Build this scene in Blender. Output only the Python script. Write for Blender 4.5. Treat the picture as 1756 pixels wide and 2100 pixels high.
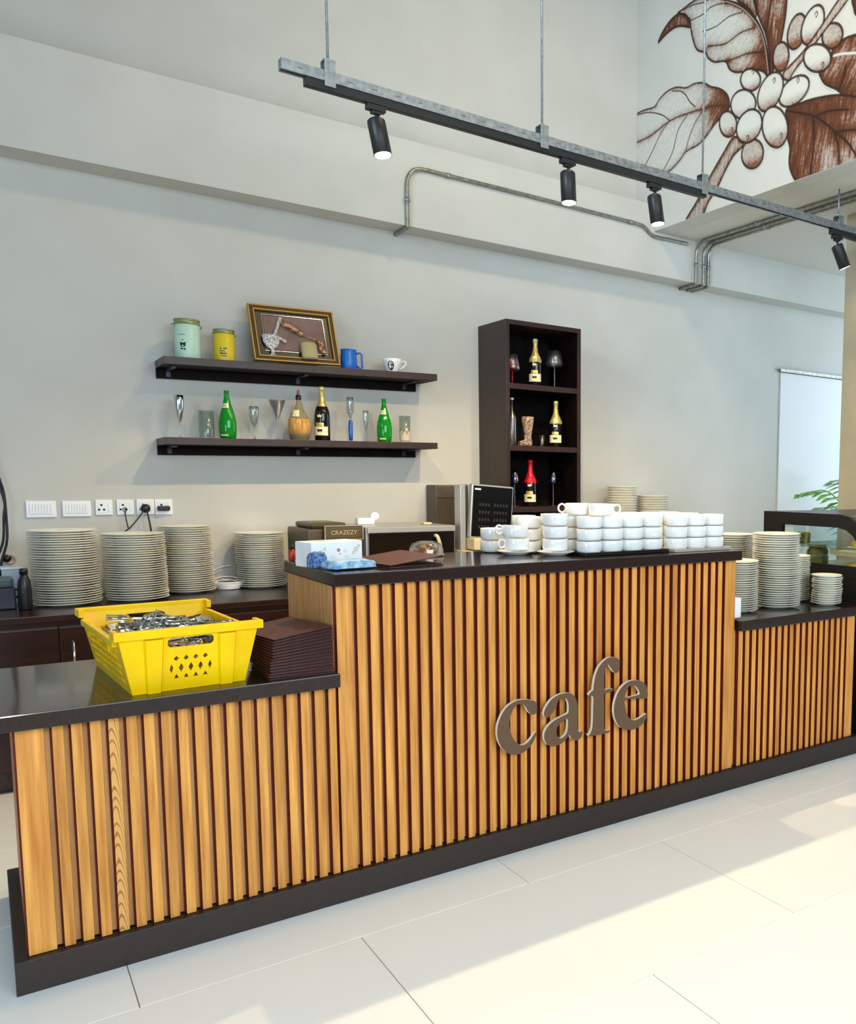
import bpy, bmesh, math, random
import numpy as np
from mathutils import Vector, Matrix

random.seed(7)
C = bpy.context.scene.collection
for o in list(bpy.data.objects): bpy.data.objects.remove(o)

# ------------------------------------------------------------------ camera
sc = bpy.context.scene
cam = bpy.data.cameras.new('camera')
cam.sensor_fit = 'HORIZONTAL'; cam.sensor_width = 36.0
cam.lens = 36.0*1763.67/1756
cam.shift_x = (878-1347.97)/1756; cam.shift_y = (1168.52-1050)/1756
cam.clip_start = 0.05; cam.clip_end = 100
co = bpy.data.objects.new('camera', cam); C.objects.link(co)
YAW, PIT, ROL = 0.669151, 0.102492, 0.010745
def cam_matrix():
    ca, sa, cb, sb, cc, sn = math.cos(YAW), math.sin(YAW), math.cos(PIT), math.sin(PIT), math.cos(ROL), math.sin(ROL)
    Rz = Matrix(((ca,-sa,0),(sa,ca,0),(0,0,1))); base = Matrix(((1,0,0),(0,0,-1),(0,1,0)))
    Rx = Matrix(((1,0,0),(0,cb,-sb),(0,sb,cb))); Rr = Matrix(((cc,-sn,0),(sn,cc,0),(0,0,1)))
    R = Rr @ Rx @ base @ Rz
    M = Matrix(((R[0][0], -R[1][0], -R[2][0], 0.0),(R[0][1], -R[1][1], -R[2][1], 0.0),
                (R[0][2], -R[1][2], -R[2][2], 1.42),(0,0,0,1)))
    return M
co.matrix_world = cam_matrix()
sc.camera = co

# ------------------------------------------------------------------ world, lights, exposure
w = bpy.data.worlds.new('daylight'); sc.world = w; w.use_nodes = True
bg = w.node_tree.nodes['Background']
bg.inputs[0].default_value = (0.54, 0.78, 1.0, 1); bg.inputs[1].default_value = 0.25
sc.view_settings.view_transform = 'Standard'; sc.view_settings.look = 'None'
sc.view_settings.gamma = 1.0; sc.view_settings.use_curve_mapping = False
sc.view_settings.exposure = 0.19
def area(name, loc, target, size, energy, col, sy=None, spread=None):
    l = bpy.data.lights.new(name, 'AREA'); l.energy = energy; l.color = col
    l.size = size
    if spread: l.spread = math.radians(spread)
    if sy: l.shape = 'RECTANGLE'; l.size_y = sy
    o = bpy.data.objects.new(name, l); C.objects.link(o); o.location = loc
    o.rotation_euler = (Vector(target)-Vector(loc)).to_track_quat('-Z','Y').to_euler()
    return o
area('left_mural_fill', (-2.4, 1.6, 3.9), (4.06, 4.1, 3.8), 1.6, 25, (0.70,0.86,1.0), 1.6, 50)  # left-side light added as a narrow beam to brighten the mural
area('low_left_fill', (-3.2, -0.2, 1.5), (2.0, 3.0, 0.6), 2.0, 34, (0.56,0.79,1.0), 1.8, 120)  # unseen fill added to brighten letter sides and end panels
area('window_daylight_back', (1.6, -3.0, 2.9), (2.2, 2.2, -0.4), 5.0, 235, (0.82,0.93,1.0), 2.4)
area('window_daylight_right', (8.6, 3.2, 1.9), (5.6, 5.2, 1.9), 2.6, 96, (0.70,0.86,1.0), 2.6)
area('camera_flash', (0.03, -0.12, 1.86), (1.8, 4.0, 1.9), 0.10, 12, (1.0,0.93,0.80))
area('hall_ceiling_lamp', (2.6, 2.9, 4.9), (2.6, 3.9, 1.0), 0.30, 33, (1.0,0.74,0.38))

# ------------------------------------------------------------------ helpers
def lin(r, g, b):
    f = lambda c: (c/255/12.92) if c/255 <= 0.04045 else ((c/255+0.055)/1.055)**2.4
    return (f(r), f(g), f(b), 1)
def mat(name, col, rough=0.5, metal=0.0, spec=0.5, emit=None, estr=0, trans=0, ior=1.45, alpha=1, coat=0):
    m = bpy.data.materials.new(name); m.use_nodes = True
    b = m.node_tree.nodes['Principled BSDF']
    b.inputs['Base Color'].default_value = col; b.inputs['Roughness'].default_value = rough
    b.inputs['Metallic'].default_value = metal; b.inputs['Specular IOR Level'].default_value = spec
    b.inputs['Transmission Weight'].default_value = trans; b.inputs['IOR'].default_value = ior
    b.inputs['Alpha'].default_value = alpha; b.inputs['Coat Weight'].default_value = coat
    if emit: b.inputs['Emission Color'].default_value = emit; b.inputs['Emission Strength'].default_value = estr
    return m
def noise_mix(m, c1, c2, scale=(5,5,5), detail=4, lo=0.35, hi=0.65, rnd=0.0, bump=0.0, rough=None):
    nt = m.node_tree; b = nt.nodes['Principled BSDF']
    tc = nt.nodes.new('ShaderNodeTexCoord'); mp = nt.nodes.new('ShaderNodeMapping'); mp.inputs['Scale'].default_value = scale
    nz = nt.nodes.new('ShaderNodeTexNoise'); nz.inputs['Scale'].default_value = 1; nz.inputs['Detail'].default_value = detail
    cr = nt.nodes.new('ShaderNodeValToRGB'); cr.color_ramp.elements[0].position = lo; cr.color_ramp.elements[1].position = hi
    cr.color_ramp.elements[0].color = c1; cr.color_ramp.elements[1].color = c2
    L = nt.links.new
    L(tc.outputs['Object'], mp.inputs['Vector']); L(mp.outputs[0], nz.inputs['Vector']); L(nz.outputs['Fac'], cr.inputs[0])
    out = cr.outputs[0]
    if rnd > 0:
        oi = nt.nodes.new('ShaderNodeObjectInfo')
        ad = nt.nodes.new('ShaderNodeVectorMath'); ad.operation = 'MULTIPLY_ADD'
        cb = nt.nodes.new('ShaderNodeCombineXYZ'); L(oi.outputs['Random'], cb.inputs[0]); L(oi.outputs['Random'], cb.inputs[1]); L(oi.outputs['Random'], cb.inputs[2])
        L(cb.outputs[0], ad.inputs[0]); ad.inputs[1].default_value = (37, 53, 71); L(mp.outputs[0], ad.inputs[2]); L(ad.outputs[0], nz.inputs['Vector'])
        hs = nt.nodes.new('ShaderNodeHueSaturation'); mr = nt.nodes.new('ShaderNodeMapRange')
        mr.inputs['To Min'].default_value = 1-rnd; mr.inputs['To Max'].default_value = 1+rnd
        L(oi.outputs['Random'], mr.inputs[0]); L(mr.outputs[0], hs.inputs['Value']); L(out, hs.inputs['Color']); out = hs.outputs[0]
    L(out, b.inputs['Base Color'])
    if bump:
        bp = nt.nodes.new('ShaderNodeBump'); bp.inputs['Strength'].default_value = bump; bp.inputs['Distance'].default_value = 0.002
        L(nz.outputs['Fac'], bp.inputs['Height']); L(bp.outputs[0], b.inputs['Normal'])
    return m
def thin_glass(name, tint, refl=1.0, dens=0.06, rough=.03):
    """thin clear pane: lets light through, mirrors more at grazing angles"""
    m=bpy.data.materials.new(name); m.use_nodes=True; nt=m.node_tree; nt.nodes.clear(); L=nt.links.new
    out=nt.nodes.new('ShaderNodeOutputMaterial'); tr=nt.nodes.new('ShaderNodeBsdfTransparent'); gl=nt.nodes.new('ShaderNodeBsdfGlossy')
    tr.inputs[0].default_value=tint; gl.inputs['Roughness'].default_value=rough
    lw=nt.nodes.new('ShaderNodeLayerWeight'); lw.inputs[0].default_value=.35
    mr=nt.nodes.new('ShaderNodeMapRange'); mr.inputs['To Min'].default_value=dens; mr.inputs['To Max'].default_value=min(1,.75*refl)
    L(lw.outputs['Facing'],mr.inputs[0]); mx=nt.nodes.new('ShaderNodeMixShader')
    L(mr.outputs[0],mx.inputs[0]); L(tr.outputs[0],mx.inputs[1]); L(gl.outputs[0],mx.inputs[2]); L(mx.outputs[0],out.inputs[0])
    return m
class MB:
    """collects geometry, links it as one mesh object"""
    def __init__(s): s.v=[]; s.f=[]; s.sm=[]; s.mi=[]
    def add(s, v, f, smooth=False, mi=0):
        n=len(s.v); s.v += [tuple(p) for p in v]; s.f += [tuple(i+n for i in q) for q in f]
        s.sm += [smooth]*len(f); s.mi += [mi]*len(f); return s
    def box(s, x0,x1,y0,y1,z0,z1, M=None, mi=0):
        v=[(x,y,z) for z in (z0,z1) for y in (y0,y1) for x in (x0,x1)]
        if M: v=[M@Vector(p) for p in v]
        return s.add(v,[(0,2,3,1),(4,5,7,6),(0,1,5,4),(2,6,7,3),(0,4,6,2),(1,3,7,5)],mi=mi)
    def bbox(s, x0,x1,y0,y1,z0,z1,b=0.003,M=None,mi=0):
        """box with chamfered vertical + horizontal edges"""
        bm=bmesh.new(); bmesh.ops.create_cube(bm,size=1)
        for v in bm.verts:
            v.co=Vector(((x0+x1)/2+v.co.x*(x1-x0),(y0+y1)/2+v.co.y*(y1-y0),(z0+z1)/2+v.co.z*(z1-z0)))
        bmesh.ops.bevel(bm,geom=bm.edges[:],offset=b,segments=2,profile=.6,affect='EDGES')
        bm.verts.index_update()
        v=[(M@x.co) if M else x.co.copy() for x in bm.verts]; f=[[a.index for a in q.verts] for q in bm.faces]; bm.free()
        return s.add(v,f,mi=mi)
    def lathe(s, prof, n=24, c=(0,0,0), M=None, smooth=True, a0=0, a1=2*math.pi, mi=0):
        full = abs(a1-a0-2*math.pi)<1e-6; k = n if full else n+1
        v=[]; 
        for r,z in prof:
            for i in range(k):
                a=a0+(a1-a0)*i/n; v.append((c[0]+r*math.cos(a),c[1]+r*math.sin(a),c[2]+z))
        if M: v=[M@Vector(p) for p in v]
        f=[]
        for j in range(len(prof)-1):
            for i in range(n):
                i2=(i+1)%k
                f.append((j*k+i,j*k+i2,(j+1)*k+i2,(j+1)*k+i))
        return s.add(v,f,smooth,mi)
    def tube(s, pts, r, n=10, cap=True, smooth=True, mi=0, closed=False):
        P=[Vector(p) for p in pts]; m=len(P); v=[]; up=None
        for i,p in enumerate(P):
            if closed: d=(P[(i+1)%m]-P[i-1])
            else: d=(P[min(i+1,m-1)]-P[max(i-1,0)])
            d.normalize()
            if up is None:
                up=Vector((0,0,1)) if abs(d.z)<.9 else Vector((1,0,0))
            u=d.cross(up).normalized(); w_=u.cross(d).normalized(); up=w_
            rr=r[i] if isinstance(r,(list,tuple)) else r
            for k in range(n):
                a=2*math.pi*k/n; v.append(p+u*(rr*math.cos(a))+w_*(rr*math.sin(a)))
        f=[]
        for i in range(m if closed else m-1):
            i2=(i+1)%m
            for k in range(n): f.append((i*n+k,i*n+(k+1)%n,i2*n+(k+1)%n,i2*n+k))
        s.add(v,f,smooth,mi)
        if cap and not closed:
            n0=len(s.v)-len(v)
            s.f.append(tuple(n0+k for k in range(n))[::-1]); s.sm.append(False); s.mi.append(mi)
            s.f.append(tuple(n0+(m-1)*n+k for k in range(n))); s.sm.append(False); s.mi.append(mi)
        return s
    def mesh(s, name, mats):
        me=bpy.data.meshes.new(name); me.from_pydata(s.v,[],s.f)
        me.polygons.foreach_set('use_smooth',s.sm); me.polygons.foreach_set('material_index',s.mi)
        for m in (mats if isinstance(mats,(list,tuple)) else [mats]): me.materials.append(m)
        me.validate(); me.update(); return me
    def build(s, name, mats, parent=None, loc=None):
        o=bpy.data.objects.new(name, s.mesh(name,mats)); C.objects.link(o)
        if parent: o.parent=parent
        if loc: o.location=loc
        return o
def bez(pts, n=6):
    """smooth curve through points (Catmull-Rom)"""
    P=[Vector(p) for p in pts]; out=[]
    for i in range(len(P)-1):
        p0=P[max(i-1,0)]; p1=P[i]; p2=P[i+1]; p3=P[min(i+2,len(P)-1)]
        for k in range(n):
            t=k/n; out.append(0.5*((2*p1)+(p2-p0)*t+(2*p0-5*p1+4*p2-p3)*t*t+(3*p1-p0-3*p2+p3)*t**3))
    out.append(P[-1]); return out
def plate2d(name, loops, thick, mats, M=None, parent=None, bevel=0.0):
    """flat plate with real holes: loops are outlines in a local XY plane, thickness along local Z"""
    cu=bpy.data.curves.new(name,'CURVE'); cu.dimensions='2D'; cu.fill_mode='BOTH'; cu.extrude=thick/2; cu.bevel_depth=bevel
    for lp in loops:
        sp=cu.splines.new('POLY'); sp.points.add(len(lp)-1); sp.use_cyclic_u=True
        for i,p in enumerate(lp): sp.points[i].co=(p[0],p[1],0,1)
    ob=bpy.data.objects.new('tmp',cu); C.objects.link(ob)
    dg=bpy.context.evaluated_depsgraph_get(); me=bpy.data.meshes.new_from_object(ob.evaluated_get(dg))
    bpy.data.objects.remove(ob); bpy.data.curves.remove(cu)
    if M: me.transform(M)
    me.name=name; me.materials.clear()
    for m in (mats if isinstance(mats,(list,tuple)) else [mats]): me.materials.append(m)
    o=bpy.data.objects.new(name,me); C.objects.link(o)
    if parent: o.parent=parent
    return o
def tag(o, label=None, cat=None, group=None, kind=None):
    if label: o['label']=label
    if cat: o['category']=cat
    if group: o['group']=group
    if kind: o['kind']=kind
    return o
def thing(name, label, cat, loc=(0,0,0), rz=0, group=None):
    o=bpy.data.objects.new(name,None); C.objects.link(o); o.location=loc; o.rotation_euler=(0,0,rz)
    o.empty_display_size=.05
    return tag(o,label,cat,group)
def struct(name, mb, m, label=None): return tag(mb.build(name,m),label,None,None,'structure')
def copy_tree(o, parent=None):
    c=o.copy(); C.objects.link(c)
    if parent: c.parent=parent
    for ch in o.children: copy_tree(ch,c)
    return c
def clone(o, loc, rz=None, label=None, group=None, rot=None):
    c=copy_tree(o); c.location=loc
    if rz is not None: c.rotation_euler=(0,0,rz)
    if rot is not None: c.rotation_euler=rot
    if label: c['label']=label
    if group: c['group']=group
    return c
def circ(cx,cy,r,n=16,ry=None,a0=0): return [(cx+r*math.cos(a0+2*math.pi*i/n),cy+(ry or r)*math.sin(a0+2*math.pi*i/n)) for i in range(n)]
def rrect(x0,x1,y0,y1,r,n=4):
    out=[]
    for cx,cy,a in ((x1-r,y1-r,0),(x0+r,y1-r,90),(x0+r,y0+r,180),(x1-r,y0+r,270)):
        for k in range(n+1):
            t=math.radians(a+90*k/n); out.append((cx+r*math.cos(t),cy+r*math.sin(t)))
    return out

# ------------------------------------------------------------------ materials
M_wall = noise_mix(mat('wall_paint',lin(196,196,190),.75,spec=.25),lin(194,194,187),lin(199,199,193),(3,3,3),3,bump=.03)
M_wallc = noise_mix(mat('tan_paint',lin(160,152,130),.75,spec=.25),lin(156,148,126),lin(166,158,136),(3,3,3),3)
M_ceil = mat('ceiling_paint',lin(204,202,194),.8,spec=.2)
M_tile = noise_mix(mat('porcelain_tile',lin(248,249,246),.22,spec=.45),lin(246,247,244),lin(250,251,248),(1.2,1.2,1.2),4)
M_grout = mat('grout',lin(150,140,112),.9)
M_slat = noise_mix(mat('oak_slat',lin(205,150,80),.42,spec=.4,coat=.15),lin(188,116,42),lin(234,168,82),(70,70,3.2),6,.30,.72,rnd=.10,bump=.12)
M_veneer = noise_mix(mat('oak_veneer',lin(190,130,60),.45),lin(170,98,22),lin(196,124,38),(60,60,2.5),5,.3,.7,bump=.05)
M_flank = mat('dark_stained_slat_side_and_groove_shade',lin(112,28,6),.6)
M_back = noise_mix(mat('backing_board',lin(176,130,88),.6),lin(186,132,76),lin(212,158,98),(50,50,4),5)
M_top = noise_mix(mat('dark_polished_stone',lin(58,46,40),.10,spec=.45),lin(39,26,21),lin(49,34,27),(90,90,90),3,.3,.8)
M_plinth = noise_mix(mat('dark_plinth_laminate',lin(60,48,42),.42),lin(42,32,28),lin(51,39,33),(60,60,60),3,.3,.8)
M_dwood = noise_mix(mat('wenge_wood',lin(50,30,26),.40),lin(38,22,19),lin(53,32,27),(30,30,8),5,.3,.7)
M_dwood2 = noise_mix(mat('dark_mahogany',lin(40,16,14),.25,spec=.5),lin(28,12,11),lin(46,20,17),(8,30,30),5,.3,.7)
M_galv = noise_mix(mat('galvanised_steel',lin(150,156,158),.5,.85),lin(134,140,142),lin(164,170,172),(40,40,40),4,.35,.65)
M_cond = noise_mix(mat('steel_conduit',lin(150,150,140),.40,.9),lin(134,134,124),lin(164,164,154),(30,30,30),3)
M_inside = noise_mix(mat('shaded_black_wood',lin(14,7,6),.6,spec=.15),lin(11,5,5),lin(20,9,8),(20,20,8),3)  # black wood tone with interior and underside shade put into the colour
M_black = mat('black_powder_coat',lin(26,27,29),.45)
M_blackp = mat('black_plastic',lin(24,23,22),.35)
M_lens = mat('lit_lens',lin(255,250,235),.3,emit=(1.0,.90,.72,1),estr=18)
M_china = noise_mix(mat('cream_china',lin(222,216,192),.25,spec=.5),lin(226,223,206),lin(236,233,220),(12,12,12),2,rnd=.03)
M_white = mat('white_china',lin(246,246,243),.15,spec=.55,coat=.3)
M_wplast = mat('white_plastic',lin(236,238,240),.35)
M_grayline = mat('grey_print',lin(150,155,160),.5)
M_yel = noise_mix(mat('yellow_crate_plastic',lin(246,200,0),.38,spec=.25),lin(240,194,0),lin(250,206,0),(9,9,9),3)
M_steel = mat('polished_steel',lin(215,215,212),.12,1)
M_menu = noise_mix(mat('brown_leatherette',lin(96,52,42),.42),lin(80,38,30),lin(98,48,38),(60,60,60),3)
M_page = mat('menu_pages_edge',lin(14,9,12),.6)
M_brass = mat('bronze_letter_face',lin(98,72,50),.5)
M_ret = mat('brushed_metal_return',lin(252,244,230),.4)
M_gold = noise_mix(mat('gold_foil',lin(214,190,110),.35,.45),lin(190,160,80),lin(232,212,140),(50,50,50),3)
M_goldf = mat('gilt_frame',lin(166,130,62),.4,.35)
def grain_rings():
    m=mat('cathedral_grain_oak',lin(216,158,84),.42,coat=.15); nt=m.node_tree; L=nt.links.new
    tc=nt.nodes.new('ShaderNodeTexCoord'); sp=nt.nodes.new('ShaderNodeSeparateXYZ'); L(tc.outputs['Object'],sp.inputs[0])
    def mt(op,x,y):
        n=nt.nodes.new('ShaderNodeMath'); n.operation=op
        for i,v in enumerate((x,y)):
            if v is None: continue
            if isinstance(v,(int,float)): n.inputs[i].default_value=v
            else: L(v,n.inputs[i])
        return n.outputs[0]
    x=mt('ADD',sp.outputs[0],.006); q=mt('ADD',sp.outputs[2],mt('MULTIPLY',mt('MULTIPLY',x,x),260))
    nz=nt.nodes.new('ShaderNodeTexNoise'); nz.inputs['Scale'].default_value=9; L(tc.outputs['Object'],nz.inputs['Vector'])
    s=mt('SINE',mt('MULTIPLY',mt('ADD',q,mt('MULTIPLY',nz.outputs['Fac'],.10)),170),None)
    cr=nt.nodes.new('ShaderNodeValToRGB'); cr.color_ramp.elements[0].position=.45; cr.color_ramp.elements[1].position=.95
    cr.color_ramp.elements[0].color=lin(222,164,86); cr.color_ramp.elements[1].color=lin(166,104,40)
    L(s,cr.inputs[0]); L(cr.outputs[0],nt.nodes['Principled BSDF'].inputs['Base Color']); return m
M_grain = grain_rings()
M_goldd = mat('dark_gilt',lin(62,40,14),.45,.2)
M_green = mat('green_glass',lin(14,172,36),.06,trans=.45,spec=.6)
M_dkglass = mat('dark_bottle_glass',lin(16,14,14),.08,spec=.6)
M_glass = thin_glass('clear_glass',(.94,.96,.96,1))
M_frost = thin_glass('smoky_glass',(.86,.86,.88,1),.55,.13,.30)
M_red = mat('red_glass',lin(190,20,30),.08,trans=.3)
M_redfoil = mat('red_foil',lin(210,20,40),.3,.3)
M_blueg = mat('blue_glass',lin(50,90,190),.06,trans=.5)
M_bluem = mat('blue_ceramic',lin(28,104,198),.3)
M_labelw = noise_mix(mat('bottle_label',lin(232,226,170),.5),lin(225,215,140),lin(244,240,214),(80,80,80),2)
M_ink = mat('black_ink',lin(30,34,32),.5)
M_mint = mat('mint_tin',lin(190,222,200),.35)
M_ytin = mat('yellow_tin',lin(222,196,40),.35)
M_tinrim = mat('tin_rim',lin(150,156,110),.35,.5)
M_wicker = noise_mix(mat('straw_wicker',lin(206,150,70),.7),lin(176,118,46),lin(226,176,96),(90,90,12),4,bump=.5)
M_screen = mat('black_screen',lin(14,12,12),.15)
M_taupe = noise_mix(mat('taupe_plastic',lin(74,64,52),.4),lin(68,58,46),lin(82,70,56),(6,6,6),2)
M_cream = mat('cream_plastic',lin(214,200,160),.45)
M_silver = mat('silver_plastic',lin(190,192,190),.32,.6)
M_towel = noise_mix(mat('light_blue_cloth',lin(150,196,228),.9),lin(110,160,206),lin(196,224,240),(60,60,60),5,bump=.6)
M_towel2 = noise_mix(mat('dark_blue_cloth',lin(70,110,160),.9),lin(40,66,120),lin(110,150,196),(120,120,120),3,bump=.6)
M_bluedk = mat('navy_plastic',lin(26,28,48),.4)
M_cable = mat('black_cable',lin(18,24,38),.5)
M_leaf = noise_mix(mat('palm_leaf',lin(96,160,60),.45),lin(60,128,40),lin(130,190,88),(20,20,20),3)
M_yfood = noise_mix(mat('yellow_pastry',lin(230,196,40),.6),lin(200,160,20),lin(246,220,80),(40,40,40),3)
M_olive = noise_mix(mat('olive_jar_contents',lin(110,112,60),.4),lin(76,82,44),lin(140,136,70),(30,30,30),3)
M_casegl = thin_glass('display_glass',(.93,.97,.94,1),.8,.04)

# ================================================================== SETTING
W = 5.40
fl = struct('floor', MB().box(-4,9,-4,5.60,-.06,-.004), M_grout)
ys = [-2.46,-1.74,-1.02,-.30,.42,1.135,1.85,2.56,3.29,3.99,4.70,5.40]
tile_cache = {}
for r in range(len(ys)-1):
    off = .865 if r % 2 == 0 else .27
    for k in range(-3, 7):
        x0 = off+1.192*k
        if x0 < -2.8 or x0 > 7.2: continue
        dy = round(ys[r+1]-ys[r],3)
        if dy not in tile_cache:
            tile_cache[dy] = MB().bbox(.0013,1.1907,.0013,dy-.0013,-.0039,0,.0008).mesh('tile',M_tile)
        o = bpy.data.objects.new('tile', tile_cache[dy]); C.objects.link(o); o.parent = fl
        o.location = (x0, ys[r], 0)
struct('wall_back', MB().box(-4,9,W,W+.16,0,3.46), M_wall)
struct('wall_upper', MB().box(-4,4.06,5.44,5.60,3.46,5.6), M_wall)
struct('trim_1', MB().box(-4,9,5.215,5.398,2.953,3.456), M_wall, 'cream painted beam running along the back wall')
mw = struct('wall_mural', MB().box(4.06,4.22,-3.4,5.44,3.265,5.6), M_wall)
struct('ceiling_low', MB().box(4.222,9,-3.4,5.213,3.265,3.42), M_ceil)
struct('ceiling', MB().box(-4,4.06,-3.4,5.6,5.6,5.75), mat('grey_hall_ceiling',lin(150,152,152),.8,spec=.2))
colw = struct('wall_column', MB().box(4.844,5.22,3.50,4.044,0,3.263), M_wallc, 'tan painted column at the right edge')
# sliding panel door at the far right
dr = struct('door_1', MB().box(5.63,7.1,5.388,5.3985,0,2.385), mat('white_door_panel',lin(222,224,226),.5), 'white sliding panel door with a thin grey head rail')
MB().box(5.60,7.15,5.360,5.3985,2.390,2.415).build('head_rail', M_cond, dr)
MB().box(5.66,7.07,5.382,5.3875,.08,.12).build('bottom_rail', M_wplast, dr)

# ================================================================== MURAL (flat paint on the wall above the low ceiling)
MUR={'leafA': [(4.832, 4.599), (4.816, 4.523), (4.786, 4.435), (4.743, 4.367), (4.66, 4.32), (4.632, 4.276), (4.564, 4.226), (4.459, 4.193), (4.419, 4.133), (4.354, 4.088), (4.254, 4.06), (4.17, 4.039), (4.098, 4.002), (4.05, 3.95), (4.046, 4.019), (4.073, 4.123), (4.111, 4.232), (4.167, 4.332), (4.241, 4.425), (4.341, 4.505), (4.456, 4.572), (4.561, 4.635), (4.696, 4.694), (4.806, 4.704), (4.905, 4.697), (4.963, 4.693), (4.89, 4.656), (4.846, 4.613)], 'curl': [(5.182, 4.579), (5.14, 4.629), (5.051, 4.675), (4.963, 4.686), (4.904, 4.662), (4.854, 4.616), (4.824, 4.548), (4.903, 4.583), (4.99, 4.609), (5.094, 4.601)], 'leafB': [(4.184, 4.497), (4.182, 4.417), (4.143, 4.331), (4.088, 4.223), (4.055, 4.101), (4.038, 3.954), (3.979, 4.05), (3.944, 4.161), (3.92, 4.267), (3.912, 4.355), (3.914, 4.402)], 'leafB2': [(4.369, 4.589), (4.355, 4.534), (4.254, 4.446), (4.18, 4.361), (4.185, 4.513)], 'leafC': [(4.412, 3.916), (4.426, 3.962), (4.46, 4.002), (4.519, 4.044), (4.6, 4.082), (4.648, 4.115), (4.696, 4.14), (4.78, 4.16), (4.865, 4.162), (4.967, 4.2), (5.072, 4.208), (5.163, 4.183), (5.225, 4.148), (5.353, 4.165), (5.492, 4.157), (5.466, 4.044), (5.506, 3.882), (5.346, 3.734), (5.162, 3.669), (5.046, 3.646), (4.927, 3.687), (4.855, 3.729), (4.728, 3.738), (4.646, 3.766), (4.54, 3.829), (4.424, 3.869)], 'leafD': [(3.895, 3.711), (3.875, 3.627), (3.877, 3.542), (3.855, 3.473), (3.859, 3.388), (3.831, 3.31), (3.768, 3.232), (3.671, 3.192), (3.152, 3.077), (3.127, 3.49), (3.312, 3.591), (3.486, 3.663), (3.659, 3.7), (3.775, 3.711)], 'leafE': [(3.537, 3.928), (3.498, 3.947), (3.441, 3.958), (3.368, 3.95), (3.191, 3.926), (3.127, 3.49), (3.345, 3.502), (3.405, 3.564), (3.446, 3.62), (3.477, 3.682), (3.579, 3.752), (3.617, 3.802), (3.632, 3.852), (3.555, 3.891)], 'stemU': [(3.494, 4.193), (3.623, 4.099), (3.775, 4.0), (3.898, 3.952), (3.93, 3.932), (3.918, 3.897), (3.873, 3.878), (3.836, 3.915), (3.722, 3.98), (3.592, 4.065), (3.43, 4.167)], 'stemL': [(4.361, 3.687), (4.456, 3.618), (4.546, 3.54), (4.612, 3.479), (4.733, 3.36), (4.852, 3.248), (4.715, 3.204), (4.661, 3.246), (4.608, 3.33), (4.528, 3.389), (4.452, 3.481), (4.364, 3.567), (4.272, 3.612)], 'dark': [(3.392, 4.159), (3.388, 4.101), (3.359, 4.047), (3.237, 3.979), (3.243, 4.098)]}
VEIN={'vA': [[(4.832, 4.59), (4.693, 4.579), (4.613, 4.593), (4.521, 4.577), (4.443, 4.547)], [(4.69, 4.467), (4.556, 4.45), (4.428, 4.462), (4.303, 4.439)], [(4.634, 4.353), (4.475, 4.307), (4.386, 4.311), (4.311, 4.319), (4.19, 4.301)], [(4.446, 4.188), (4.344, 4.177), (4.246, 4.166), (4.102, 4.124)], [(4.905, 4.688), (4.806, 4.683), (4.695, 4.655), (4.641, 4.65)]], 'midA': [[(4.456, 4.563), (4.328, 4.48), (4.228, 4.388), (4.142, 4.279), (4.085, 4.151), (4.05, 3.974)]], 'vB': [[(4.043, 4.424), (4.063, 4.338), (4.085, 4.245)], [(4.183, 4.465), (4.181, 4.393)]], 'vC': [[(4.425, 3.901), (4.543, 3.94), (4.692, 3.964), (4.847, 3.984), (5.038, 3.994), (5.269, 3.957), (5.44, 3.958)], [(4.762, 4.003), (4.82, 4.055), (4.864, 4.113), (4.923, 4.159), (5.011, 4.188)], [(5.038, 3.994), (5.13, 4.063), (5.288, 4.129), (5.451, 4.161)], [(5.068, 3.985), (5.158, 3.925), (5.251, 3.831), (5.346, 3.751)], [(4.846, 3.975), (4.946, 3.899), (5.003, 3.771), (5.107, 3.671)], [(4.678, 3.957), (4.773, 3.882), (4.828, 3.802), (4.856, 3.738)]], 'vD': [[(3.883, 3.699), (3.784, 3.657), (3.665, 3.601), (3.581, 3.538), (3.488, 3.454), (3.397, 3.369), (3.336, 3.283), (3.246, 3.151)], [(3.674, 3.596), (3.662, 3.509), (3.661, 3.433), (3.676, 3.331), (3.684, 3.218)], [(3.503, 3.462), (3.469, 3.364), (3.461, 3.28), (3.478, 3.226)], [(3.498, 3.461), (3.4, 3.442), (3.257, 3.404)], [(3.655, 3.598), (3.543, 3.593), (3.404, 3.556)]], 'vE': [[(3.525, 3.893), (3.466, 3.882), (3.364, 3.85), (3.276, 3.823)], [(3.487, 3.685), (3.451, 3.738), (3.434, 3.805)]]}
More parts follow.
